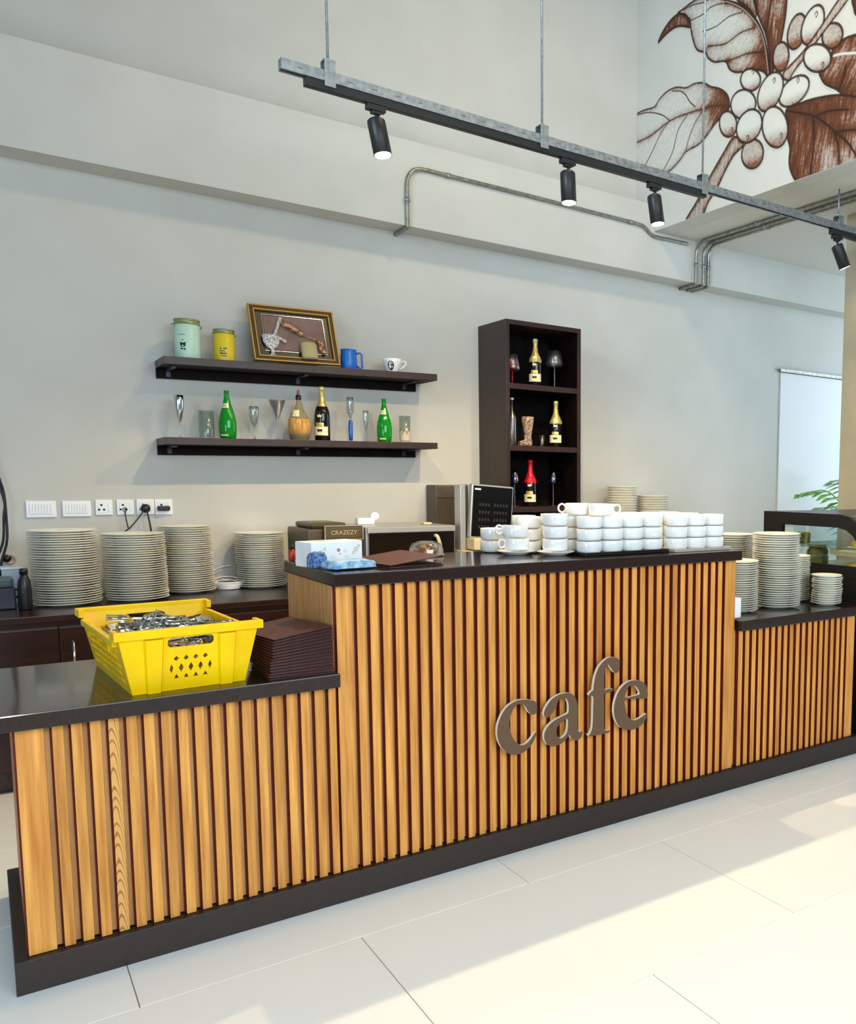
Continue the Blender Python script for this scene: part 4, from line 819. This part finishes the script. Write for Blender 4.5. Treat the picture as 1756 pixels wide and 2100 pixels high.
for i,(x,lb) in enumerate(((4.466,'left one of three parallel steel conduits below the mural'),(4.543,'middle one of three parallel steel conduits below the mural'),(4.592,'right one of three parallel steel conduits below the mural'))):
    zc=3.250; yb=5.10-.0*i
    conduit(lb,[(x,5.396,2.938),(x,5.25,2.938),(x,5.205,2.944),(x,y,2.985),(x,y,3.08),(x,y,3.16),(x,y-.012,3.205),(x,y-.05,3.240),(x,y-.10,zc),(x,4.9,zc),(x,4.2,zc),(x,3.4,zc),(x,2.4,zc)],[((x,y,3.085),(0,0,1)),((x,4.55,zc),(0,1,0))],r=.0125)

# ================================================================== CUPS ON THE RAISED WORKTOP
WT=HIGH+.0008
def cup_proto(R=.0525,H=.050):
    t=thing('coffee_cup','white coffee cup','cup',(0,0,0))
    MB().lathe([(.0001,.003),(R*.66,.003),(R*.68,0),(R*.76,0),(R*.93,.004),(R,.011),(R,H-.002),(R*.985,H),(R*.955,H-.002),(R*.94,.014),(R*.76,.009),(.0001,.008)],30).build('body',M_white,t)
    MB().tube([(R+.013+.0155*math.cos(k*.5236),0,H-.021+.0175*math.sin(k*.5236)) for k in range(12)],.0042,8,closed=True).build('handle',M_white,t)
    return t
proto=cup_proto(); used=[False]
def cup(x,y,z,rz,label,group=None):
    if not used[0]:
        used[0]=True; o=proto; o.location=(x,y,z); o.rotation_euler=(0,0,rz); o['label']=label
        if group: o['group']=group
        return o
    return clone(proto,(x,y,z),rz,label,group)
def tray(x0,x1,y0,y1,label,m_):
    t=tag(MB().bbox(x0,x1,y0,y1,WT,WT+.007,.003).build('serving_tray',m_),label,'tray')
    a=MB()
    for q in ((x0,x1,y0,y0+.008),(x0,x1,y1-.008,y1),(x0,x0+.008,y0+.0082,y1-.0082),(x1-.008,x1,y0+.0082,y1-.0082)): a.bbox(*q,WT+.0072,WT+.014,.002)
    a.build('tray_rim',m_,t)
M_trayd=mat('black_tray',lin(26,24,24),.35); M_trayl=mat('pale_grey_tray',lin(196,186,170),.35)
tray(1.925,2.362,2.905,3.33,'black serving tray under the middle group of white cups',M_trayd)
tray(2.368,2.698,2.868,3.33,'pale serving tray under the right group of white cups',M_trayl)
HZ=.0475; zc0=WT+.008
ROT=math.radians(75)
def col(x,y,n,label,group,z0=zc0,rz=None):
    for k in range(n):
        cup(x+random.uniform(-.001,.001),y+random.uniform(-.001,.001),z0+k*(.0508),(ROT if rz is None else rz)+random.uniform(-.25,.25),('bottom','middle','top')[k]+' cup, '+label,group)
rows=[(2.965,0),(3.110,1),(3.255,2)]
for (y_,ri) in rows:
    rn=('front row','middle row','back row')[ri]
    for k in range(4):
        x=1.984+.1078*k
        col(x,y_,3,('first','second','third','last')[k]+f' column, {rn} on the black tray','cups on the black tray, '+rn)
    for k in range(3):
        x=2.426+.1075*k
        col(x,y_-(.028 if ri==0 else 0),3,('left','centre','right')[k]+f' column, {rn} on the pale tray','cups on the pale tray, '+rn)
# cups left of the trays, on saucers
def saucer(x,y,z,label,R=.078):
    return tag(MB().lathe([(.0001,.004),(R*.45,.004),(R*.48,0),(R*.56,0),(R*.62,.004),(R*.97,.014),(R,.0165),(R*.97,.0165),(R*.6,.008),(.0001,.007)],32,c=(x,y,z)).build('saucer',M_white),label,'saucer')
saucer(1.737,3.135,WT,'white saucer under the leftmost pair of cups on raised worktop')
saucer(1.862,3.028,WT,'white saucer under the cup column left of the black tray')
cup(1.741,3.138,WT+.018,R_(175),'lower white coffee cup on the leftmost saucer')
o=cup(1.728,3.132,WT+.069,R_(165),'upper white coffee cup tilted on the leftmost saucer pair')
o.rotation_euler=(R_(3),R_(-5),R_(165))
for k,lb in enumerate(('lowest','middle','topmost')): cup(1.862,3.033,WT+.0178+.0508*k,R_(60),f'{lb} white coffee cup on the saucer left of the black tray')
for k,lb in enumerate(('lowest','middle','topmost')): cup(1.828,3.190,WT+.001+.0508*k,R_(35),f'{lb} white coffee cup behind the two saucers, left column')
for k,lb in enumerate(('lowest','middle','topmost')): cup(1.868,3.300,WT+.001+.0508*k,R_(50),f'{lb} white coffee cup behind the two saucers, right column')
for k,lb in enumerate(('lower','upper')): cup(1.712,3.290,WT+.001+.0508*k,R_(20),f'{lb} white coffee cup at the back left beside the tray')
ztop=zc0+3*.0508+.0005
cup(1.992,3.065,ztop,R_(150),'left one of two cups standing on top of the cup rows')
cup(2.048,2.972,ztop,R_(-32),'right one of two cups standing on top of the cup rows')

# ---- tissue box, cloths, folder
t=thing('tissue_box','white tissue box with pale flower print on the raised worktop','box',(.966,3.085,WT),rz=R_(14))
MB().bbox(-.098,.098,-.052,.052,0,.086,.003).build('carton',noise_mix(mat('white_card',lin(240,242,246),.6),lin(236,239,244),lin(246,247,250),(9,9,9),2),t)
m=MB().lathe([(.0001,0),(.050,0),(.050,.0006),(.0001,.0006)],20,c=(0,0,.0862),M=Matrix.Diagonal((1,.4,1,1))).build('opening',mat('pale_grey_card',lin(206,210,218),.6),t)
rr=random.Random(5)
def flower(u,v_,s,m_):
    a=MB()
    for k in range(5):
        q=2*math.pi*k/5; a.add([(u+s*math.cos(q)+s*.6*math.cos(j),-.0524,v_+s*math.sin(q)+s*.6*math.sin(j)) for j in [2*math.pi*i/8 for i in range(8)]],[tuple(range(8))])
    a.build('flower_print',m_,t)
flower(.004,.056,.0042,mat('crimson_print',lin(170,30,60),.5)); flower(.010,.043,.0022,mat('pink_print',lin(220,130,150),.5))
for u,v_,s in ((-.062,.050,.006),(-.074,.040,.004),(-.048,.062,.004),(.072,.056,.006),(.062,.044,.004),(.083,.066,.004)): flower(u,v_,s,bpy.data.materials.get('olive_print') or mat('olive_print',lin(206,206,170),.6))
for u,v_,s in ((-.02,.030,.006),(.035,.028,.006),(.03,.052,.005)): flower(u,v_,s,bpy.data.materials.get('ghost_print') or mat('ghost_print',lin(222,228,238),.6))
def cloth(label,x,y,z,lx,ly,h,m_,rz,seed,lumps=.004):
    rs=random.Random(seed); bm=bmesh.new(); bmesh.ops.create_cube(bm,size=1)
    bmesh.ops.subdivide_edges(bm,edges=bm.edges[:],cuts=7,use_grid_fill=True)
    for v in bm.verts:
        px,py,pz=v.co; k=1-.25*(abs(px)*2)**6-.1*(abs(py)*2)**6
        v.co=Vector((px*lx*(1+.03*math.sin(9*py+seed)),py*ly*(1+.04*math.sin(8*px)), (pz+.5)*h*k+(lumps*math.sin(14*px+seed)*math.cos(11*py) if pz>.3 else 0)*max(0,pz)))
        if abs(pz)<.45: v.co.x*=1+.02*math.sin(pz*28); v.co.y*=1+.04*math.sin(pz*28)
    me=bpy.data.meshes.new('folded_cloth'); bm.to_mesh(me); bm.free(); me.materials.append(m_)
    for p in me.polygons: p.use_smooth=True
    o=bpy.data.objects.new('folded_cloth',me); C.objects.link(o); o.location=(x,y,z); o.rotation_euler=(0,0,rz)
    return tag(o,label,'cloth')
cloth('folded pale blue cloth beside the tissue box on raised worktop',.985,2.945,WT+.004,.150,.110,.026,M_towel,R_(8),3)
o=cloth('dark blue patterned cloth propped against the white tissue box',.895,2.990,WT+.004,.050,.040,.052,M_towel2,R_(20),5,.006)
t=thing('menu_folder','half open brown menu folder on the raised worktop','menu folder',(1.18,3.02,WT),rz=R_(8))
MB().bbox(-.105,.105,-.15,.15,0,.004,.0015).build('back_cover',M_menu,t)
MB().bbox(-.10,.10,-.145,.145,.0043,.0065,.001).build('inner_page',M_page,t)
MB().bbox(0,.212,-.15,.15,0,.004,.0015,M=Matrix.Translation((-.105,0,.0075))@Matrix.Rotation(-R_(6.5),4,'Y')).build('front_cover',M_menu,t)
# clear domed tray of pastries
t=thing('pastry_dome','small clear domed tray of brown pastries behind the folder','pastry tray',(1.395,3.245,WT),rz=R_(10))
MB().lathe([(.0001,0),(.062,0),(.070,.006),(.066,.007),(.0001,.004)],28).build('base_tray',mat('pale_plastic_base',lin(206,202,180),.3),t)
MB().lathe([(.067,.0075),(.066,.030),(.056,.050),(.030,.060),(.0001,.062),(.0001,.0605),(.029,.0585),(.0545,.049),(.0645,.030),(.0655,.0075)],28).build('dome_lid',M_glass,t)
for k in range(9):
    a=k*.7; r=.012+.034*((k*37)%10)/10
    MB().lathe([(.0001,0),(.014,.003),(.017,.012),(.012,.024),(.0001,.027)],10,c=(r*math.cos(a),r*math.sin(a),.0072+.012*(k%2))).build('pastry',noise_mix(mat('brown_pastry',lin(190,120,60),.6),lin(120,66,30),lin(226,164,96),(80,80,80),3) if 'brown_pastry' not in bpy.data.materials else bpy.data.materials['brown_pastry'],t)
t=thing('sauce_bottle','small red bottle with dark cap behind the tissue box','bottle',(.905,3.325,WT))
MB().lathe([(.0001,0),(.011,0),(.012,.003),(.012,.034),(.007,.042),(.0001,.042)],14).build('body',mat('red_sauce',lin(176,40,28),.25),t)
MB().lathe([(.0001,.0425),(.008,.0425),(.008,.058),(.0001,.059)],12).build('cap',M_blackp,t)

# ================================================================== YELLOW CRATE WITH CUTLERY
cr=thing('plastic_crate','yellow plastic crate full of steel cutlery on the low worktop','crate',(.456,3.112,LOW+.0008),rz=R_(4))
bx,by,tx,ty,ch=.153,.262,.190,.297,.192
def wall_plate(name,axis,sgn,outl,holes,thick=.0045):
    """plate with holes, u along wall, v up the slanted wall"""
    if axis=='y':  # short end wall, u = x
        sl=math.atan2(ty-by,ch); M=Matrix.Translation((0,sgn*by,0))@Matrix.Rotation(-sgn*sl,4,'X')@Matrix(((1,0,0,0),(0,0,1,0),(0,1,0,0),(0,0,0,1)))
    else:
        sl=math.atan2(tx-bx,ch); M=Matrix.Translation((sgn*bx,0,0))@Matrix.Rotation(sgn*sl,4,'Y')@Matrix(((0,0,1,0),(1,0,0,0),(0,1,0,0),(0,0,0,1)))
    return plate2d(name,[outl]+holes,thick,M_yel,M,cr)
Le=ch/math.cos(math.atan2(ty-by,ch)); Ls=ch/math.cos(math.atan2(tx-bx,ch))
endo=[(-bx,0),(bx,0),(tx,Le),(-tx,Le)]
slot=rrect(-.062,.062,Le-.062,Le-.032,.012)
dia=lambda cx,cy,w_,h_:[(cx-w_,cy),(cx,cy-h_),(cx+w_,cy),(cx,cy+h_)]
hx=[]
for k in range(4): hx.append(dia(-.039+.026*k,.098,.0075,.0085)); hx.append([(-.046+.026*k,.036),(-.032+.026*k,.036),(-.039+.026*k,.050)])
for k in range(5): hx.append(dia(-.052+.026*k,.068,.0052 if k in(0,4) else .0068,.0145))
wall_plate('end_wall','y',-1,endo,[slot]+hx); wall_plate('end_wall','y',1,endo,[slot])
so=[(-by,0),(by,0),(ty,Ls),(ty-.035,Ls),(ty-.045,Ls-.030),(-ty+.045,Ls-.030),(-ty+.035,Ls),(-ty,Ls)]
hs=[]
for r_ in range(5):
    for k in range(13):
        u=-.212+.035*k+(.0175 if r_%2 else 0)
        if u>.222: continue
        if r_==4 and 3<k<6: continue
        hs.append([(u-.0115,.028+.024*r_),(u+.0115,.028+.024*r_),(u+.0100,.0445+.024*r_),(u-.0100,.0445+.024*r_)])
wall_plate('side_wall','x',-1,so,hs,.0022); wall_plate('side_wall','x',1,so,hs,.0022)
MB().bbox(-bx,bx,-by,by,0,.005,.002).build('floor_panel',M_yel,cr)
m=MB()
for s in (-1,1):
    yy_=s*(ty+.004); m.bbox(-tx-.010,tx+.010,yy_-.009,yy_+.009,ch-.026,ch,.003)
    xx=s*(tx+.002)
    xe=s*(tx-.004); m.bbox(xe-.008,xe+.008,-ty+.050,ty-.050,ch-.050,ch-.030,.003)
    for q in (-1,1): m.bbox(xx-.007,xx+.007,min(q*(ty-.052),q*(ty-.006)),max(q*(ty-.052),q*(ty-.006)),ch-.026,ch,.003)
m.build('rim',M_yel,cr)
sl=math.atan2(ty-by,ch)
for s in (-1,1):
    for u in (-.098,.098):
        m=MB()
        Mx=Matrix.Translation((0,s*(by+.0025),0))@Matrix.Rotation(-s*sl,4,'X')
        m.add([Mx@Vector(p) for p in [(u-.020,0,.0),(u+.020,0,.0),(u+.027,0,Le-.03),(u-.027,0,Le-.03),(u-.016,s*.009,.0),(u+.016,s*.009,.0),(u+.022,s*.010,Le-.03),(u-.022,s*.010,Le-.03)]],[(0,1,2,3),(4,5,6,7),(0,1,5,4),(1,2,6,5),(2,3,7,6),(3,0,4,7)]).build('vertical_rib',M_yel,cr)
m=MB(); sl2=math.atan2(tx-bx,ch)
for s in (-1,1):
    for u in (-.12,.04,.19):
        Mx=Matrix.Translation((s*(bx+.0025),0,0))@Matrix.Rotation(s*sl2,4,'Y')
        m.bbox(-.006,.006,u-.008,u+.008,Ls-.085,Ls-.045,.002,M=Mx)
m.build('side_lug',M_yel,cr)
# cutlery
def spoon_mesh(kind):
    m=MB(); m.tube([(0,-.10,.001),(0,-.05,.0025),(0,.02,.003),(0,.045,.002)],[.0048,.0040,.0028,.0024],6)
    if kind=='spoon':
        v=[];f=[];n=10
        for r_,z_ in ((0,-.0045),(.5,-.0035),(1,.002)):
            for i in range(n): a=2*math.pi*i/n; v.append((r_*.0185*math.cos(a),.068+r_*.027*math.sin(a),z_))
        for j in range(2):
            for i in range(n): f.append((j*n+i,j*n+(i+1)%n,(j+1)*n+(i+1)%n,(j+1)*n+i))
        v2=[(x,y,z-.0018) for x,y,z in v]; m.add(v,f,True); m.add(v2,[q[::-1] for q in f],True)
    else:
        m.bbox(-.010,.010,.045,.062,0,.003,.001)
        for k in (-.0082,-.0027,.0027,.0082): m.box(k-.0013,k+.0013,.060,.095,.0,.0025)
    return m.mesh(kind,M_steel)
sm_={'spoon':spoon_mesh('spoon'),'fork':spoon_mesh('fork')}
rs=random.Random(11); base=Vector((.456,3.112,LOW)); rotc=Matrix.Rotation(R_(4),4,'Z')
pile=MB().add([( -.14,-.25,.006),(.14,-.25,.006),(.14,.25,.006),(-.14,.25,.006)],[(0,1,2,3)])
for i in range(230):
    kind='spoon' if rs.random()<.6 else 'fork'
    lvl=rs.random()**.6
    u=rs.uniform(-.085,.085); v_=rs.uniform(-.16,.16)
    hgt=.142*(1-.22*(abs(v_)/.16)**2)+.02*math.exp(-((u+.03)**2+(v_-.06)**2)/.006)
    z_=.020+lvl*hgt; az=rs.uniform(0,6.28); wl=.146+.20*(z_-.03)
    lu=max(.004,wl-.112*abs(math.sin(az))-.012); lv=max(.01,.245+.15*(z_-.03)-.112*abs(math.cos(az)))
    u=max(-lu,min(lu,u*1.3)); v_=max(-lv,min(lv,v_*1.3))
    o=bpy.data.objects.new(kind,sm_[kind]); C.objects.link(o)
    p=rotc@Vector((u,v_,z_)); o.location=base+p
    o.rotation_euler=(rs.uniform(-.30,.30),rs.uniform(-1.3,1.3),az+R_(4))
    tag(o,f'polished steel {kind} heaped inside the yellow crate',kind,f'steel {kind}s heaped in the yellow crate')

# ================================================================== MENU STACK
mm=MB().bbox(-.097,.097,-.140,.140,0,.0017,.0006).bbox(-.097,.097,-.140,.140,.0071,.0088,.0006).bbox(.0935,.0965,-.139,.139,.0018,.0070,.0006).mesh('cover',M_menu)
mp=MB().box(-.092,.0930,-.135,.135,.0020,.0068).mesh('pages',M_page)
n=14
for i in range(n):
    k=i/(n-1)
    lb=order(i,n,'brown leatherette menu','fanned stack beside the crate')
    t=thing('menu',lb,'menu',(.788-.018*k,2.945+.012*k,LOW+.001+i*.0092),rz=R_(-3+15*k),group='brown menus in the fanned stack')
    t.rotation_euler=(0,R_(-6.0*k),R_(-3+14*k+random.uniform(-1.5,1.5)))
    t.location.z+=.095*math.sin(R_(6.0*k))
    for nm,me in (('cover',mm),('pages',mp)):
        o=bpy.data.objects.new(nm,me); C.objects.link(o); o.parent=t

# ================================================================== APPLIANCES ON THE BACK COUNTER
t=thing('microwave_oven','silver and black microwave oven on the back counter','microwave',(1.955,4.995,BC+.001))
MB().bbox(-.266,.266,-.245,.24,.012,.352,.006).build('housing',M_silver,t)
MB().bbox(-.252,.150,-.262,-.2455,.035,.318,.004).build('door',M_screen,t)
MB().bbox(-.262,.262,-.264,-.2455,.3190,.350,.003).build('top_trim',M_silver,t)
MB().bbox(.155,.255,-.262,-.2455,.035,.318,.003).build('control_panel',M_screen,t)
MB().tube(bez([(.135,-.262,.295),(.138,-.292,.285),(.155,-.300,.20),(.165,-.292,.08),(.165,-.262,.06)],5),.0105,8).build('handle',M_cream,t)
MB().box(.185,.225,-.2632,-.2622,.10,.112).box(.185,.225,-.2632,-.2622,.13,.142).build('button_marks',M_grayline,t)
for sx in (-.22,.22):
    for sy in (-.2,.2): MB().lathe([(.0001,0),(.012,0),(.012,.012),(.0001,.012)],10,c=(sx,sy,0)).build('foot',M_blackp,t)
t=thing('coffee_machine','dark taupe coffee machine with a lettered nameplate left of microwave','coffee machine',(1.53,4.985,BC+.001))
MB().bbox(-.140,.120,-.18,.20,.0,.345,.012).build('body',M_taupe,t)
MB().bbox(-.105,.085,-.14,.17,.346,.376,.014).build('top_lid',mat('dark_olive_plastic',lin(70,62,34),.35),t)
MB().bbox(-.060,.150,-.2215,-.1805,.285,.365,.014).build('nameplate',mat('olive_plate',lin(84,74,48),.4),t)
frame=frame_ring(-.060,.150,.285,.365,.004,-.2245,-.2220); frame.build('nameplate_border',M_cream,t)
MB().bbox(-.05,.145,-.200,-.1805,.02,.275,.006).build('black_front',M_screen,t)
def text_obj(s,size,M,m_,parent,name='lettering',ext=.0006):
    cu=bpy.data.curves.new(name,'FONT'); cu.body=s; cu.size=size; cu.extrude=ext; cu.align_x='CENTER'; cu.align_y='CENTER'; cu.resolution_u=2
    ob=bpy.data.objects.new('tmp',cu); C.objects.link(ob); dg=bpy.context.evaluated_depsgraph_get()
    me=bpy.data.meshes.new_from_object(ob.evaluated_get(dg)); bpy.data.objects.remove(ob); bpy.data.curves.remove(cu)
    me.transform(M); me.materials.clear(); me.materials.append(m_)
    o=bpy.data.objects.new(name,me); C.objects.link(o); o.parent=parent; return o
FX=Matrix(((1,0,0,0),(0,0,-1,0),(0,1,0,0),(0,0,0,1)))
text_obj('CRAZEZY',.033,Matrix.Translation((.045,-.2222,.325))@FX,mat('worn_cream_print',lin(186,174,130),.6),t)
t=thing('tape_dispenser','small white plastic holder standing on the microwave','holder',(1.79,5.03,BC+.355))
MB().bbox(-.055,.045,-.025,.025,0,.038,.004).build('base',M_wplast,t)
MB().lathe([(.0001,-.012),(.026,-.012),(.026,.012),(.0001,.012)],20,M=Matrix.Translation((.052,0,.045))@Matrix.Rotation(math.pi/2,4,'X')).build('round_head',M_wplast,t)
tag(MB().bbox(2.085,2.135,4.88,4.93,BC+.3545,BC+.366,.003).build('small_lid',M_cream),'small cream plastic lid lying on the microwave top','lid')
# tall unit behind the microwave
t=thing('tall_appliance','tall taupe plastic appliance standing behind the microwave','appliance',(2.440,5.318,BC+.001))
MB().bbox(-.118,.112,-.070,.075,0,.585,.010).build('body',M_taupe,t)
MB().bbox(-.112,.106,-.0722,-.0705,.500,.504,.0005).build('seam',M_ink,t)
MB().bbox(.1125,.122,-.072,.06,0,.590,.002).build('silver_edge',M_silver,t)
# POS terminal
t=thing('pos_terminal','till with a black screen and silver column on the back counter','till',(2.27,4.80,BC+.001))
MB().bbox(-.02,.30,-.13,.13,0,.20,.006).build('printer_base',M_cream,t)
MB().bbox(.03,.25,-.142,.02,.205,.275,.008).build('cream_neck',M_cream,t)
MB().bbox(-.012,.022,-.050,.030,.2005,.590,.004).build('silver_column',M_silver,t)
Mx=Matrix.Translation((.030,-.066,.275))@Matrix.Rotation(R_(6),4,'Z')@Matrix.Rotation(R_(4),4,'Y')
MB().bbox(0,.300,-.012,.022,0,.325,.010,M=Mx).build('screen_bezel',M_silver,t)
MB().bbox(.010,.290,-.0145,-.0122,.010,.315,.004,M=Mx).build('black_display',M_screen,t)
MB().bbox(.020,.062,-.0165,-.0147,.290,.300,.001,M=Mx).build('bezel_sticker',M_wplast,t)
mg=mat('faint_grey_print',lin(44,44,44),.4)
for r_ in range(4):
    a=MB()
    for k in range(10):
        if k==4: continue
        u=.055+.021*k; a.box(u,u+.013,-.0152,-.0147,.060+.045*r_,.078+.045*r_,M=Mx)
    a.build('display_print',mg,t)

# ================================================================== DISPLAY CASE AT THE RIGHT
dc=thing('cake_display_case','black framed curved glass cake display case beside the counter end','display case',(3.668,0,0))
prof=[(3.62,.93),(3.62,1.252),(3.05,1.252),(2.98,1.240),(2.92,1.205),(2.87,1.15),(2.83,1.06),(2.815,.98),(2.81,.93)]
inner=[(3.470,.975),(3.470,1.180),(3.06,1.180),(3.00,1.168),(2.955,1.140),(2.915,1.09),(2.88,1.03),(2.865,.975)]
MY=Matrix(((0,0,1,0),(1,0,0,0),(0,1,0,0),(0,0,0,1)))
for x_ in (.012,1.22): plate2d('side_frame',[prof,inner],.024,M_blackp,Matrix.Translation((x_,0,0))@MY,dc)
plate2d('side_glass',[inner],.004,M_casegl,Matrix.Translation((.012,0,0))@MY,dc)
m=MB()
gp=prof[2:]
for (a,b),(c_,d_) in zip(gp,gp[1:]): m.add([(.026,a,b),(1.206,a,b),(1.206,c_,d_),(.026,c_,d_)],[(0,1,2,3)],True)
m.build('curved_front_glass',M_casegl,dc)
MB().box(.0245,1.2075,3.06,3.62,1.240,1.252).build('top_panel',M_blackp,dc)
MB().box(.0245,1.2075,3.600,3.606,.94,1.2395).build('rear_sliding_glass',M_casegl,dc)
MB().box(.030,1.20,3.40,3.56,1.195,1.206).build('fill_strip_housing',M_cream,dc)
MB().box(.06,1.17,3.44,3.47,1.185,1.1945).build('fill_strip',mat('warm_fill_strip',lin(255,244,190),.4,emit=(1.0,.90,.55,1),estr=6),dc)  # glowing strip added to brighten the case interior
MB().bbox(0,1.232,2.81,3.62,.0,.9285,.004).build('base_cabinet',M_blackp,dc)
MB().box(.03,1.20,2.93,3.55,1.058,1.064).build('glass_shelf',M_casegl,dc)
MB().box(.06,1.17,2.925,3.16,1.022,1.0575).build('shelf_tray',M_cream,dc)
MB().box(.03,1.20,2.90,3.58,.930,.938).build('inner_floor',M_silver,dc)
for i,(x_,y_,z_,lb) in enumerate(((3.80,2.99,1.0645,'plate of yellow cakes on the display case shelf, nearest the glass side'),(4.05,3.06,1.0645,'plate of yellow cakes further right on the case shelf'),(3.83,3.04,.939,'yellow cake tray on the display case floor'))):
    t=thing('cake_plate',lb,'cake',(x_,y_,z_))
    MB().lathe([(.0001,0),(.05,0),(.085,.008),(.083,.010),(.0001,.003)],24).build('dish',M_white,t)
    for k in range(6):
        a=k*1.05; MB().lathe([(.0001,0),(.024,.003),(.027,.018),(.018,.034),(.0001,.038)],10,c=(.040*math.cos(a),.040*math.sin(a),.006)).build('cake',M_yfood,t)
t=thing('glass_jar','olive green filled glass jar inside the display case','jar',(3.80,3.31,.939))
MB().lathe([(.0001,.002),(.058,.004),(.062,.012),(.062,.095),(.050,.110),(.0001,.110)],24).build('contents',M_olive,t)
MB().lathe([(.0001,.1125),(.050,.1125),(.052,.128),(.0001,.130)],20).build('lid',mat('olive_lid',lin(120,118,66),.4),t)
t=thing('glass_jar','smaller olive jar behind the price rail of the case','jar',(3.82,3.44,1.0645))
MB().lathe([(.0001,.0),(.040,.002),(.042,.010),(.042,.060),(.034,.070),(.0001,.070)],24).build('contents',M_olive,t)

# ================================================================== PALM PLANT IN FRONT OF THE DOOR
t=thing('potted_palm','green palm plant in a white pot in front of the white door','plant',(6.02,4.80,0))
MB().lathe([(.0001,0),(.13,0),(.14,.01),(.17,.36),(.175,.38),(.16,.38),(.155,.34),(.0001,.34)],28).build('pot',M_wplast,t)
MB().lathe([(.0001,.342),(.154,.342)],20).build('soil',mat('potting_soil',lin(60,44,32),.9),t)
rs=random.Random(4)
for k,(az,rise,ln) in enumerate(((3.25,1.02,.62),(2.2,1.15,.5),(4.4,1.1,.5),(.3,1.05,.55),(5.4,1.2,.45),(1.2,1.25,.4))):
    dx,dy=math.cos(az),math.sin(az); pts=bez([(0,0,.34),(.02*dx,.02*dy,.75),(.10*dx,.10*dy,rise),(.55*ln*dx,.55*ln*dy,rise+.20),(ln*dx,ln*dy,rise+.16)],5)
    fr=MB().tube(pts,.006,6).build('frond',M_leaf,t)
    lv=MB(); n_=len(pts)
    for i in range(9,n_):
        p=pts[i]; s_=(i-9)/(n_-9); L_=.20*math.sin(math.pi*(.25+.7*s_))+.03
        for sd in (-1,1):
            ex=Vector((dx*.55-dy*sd*.8,dy*.55+dx*sd*.8,-.35+.1*rs.random())).normalized(); wv=Vector((dx,dy,.1))*.026
            q=p+ex*L_; md=p+ex*L_*.5+Vector((0,0,.018))
            lv.add([p-wv*.4,p+wv*.4,md+wv,q,md-wv],[(0,1,2,4),(4,2,3)],True)
    lv.build('leaflets',M_leaf,fr)
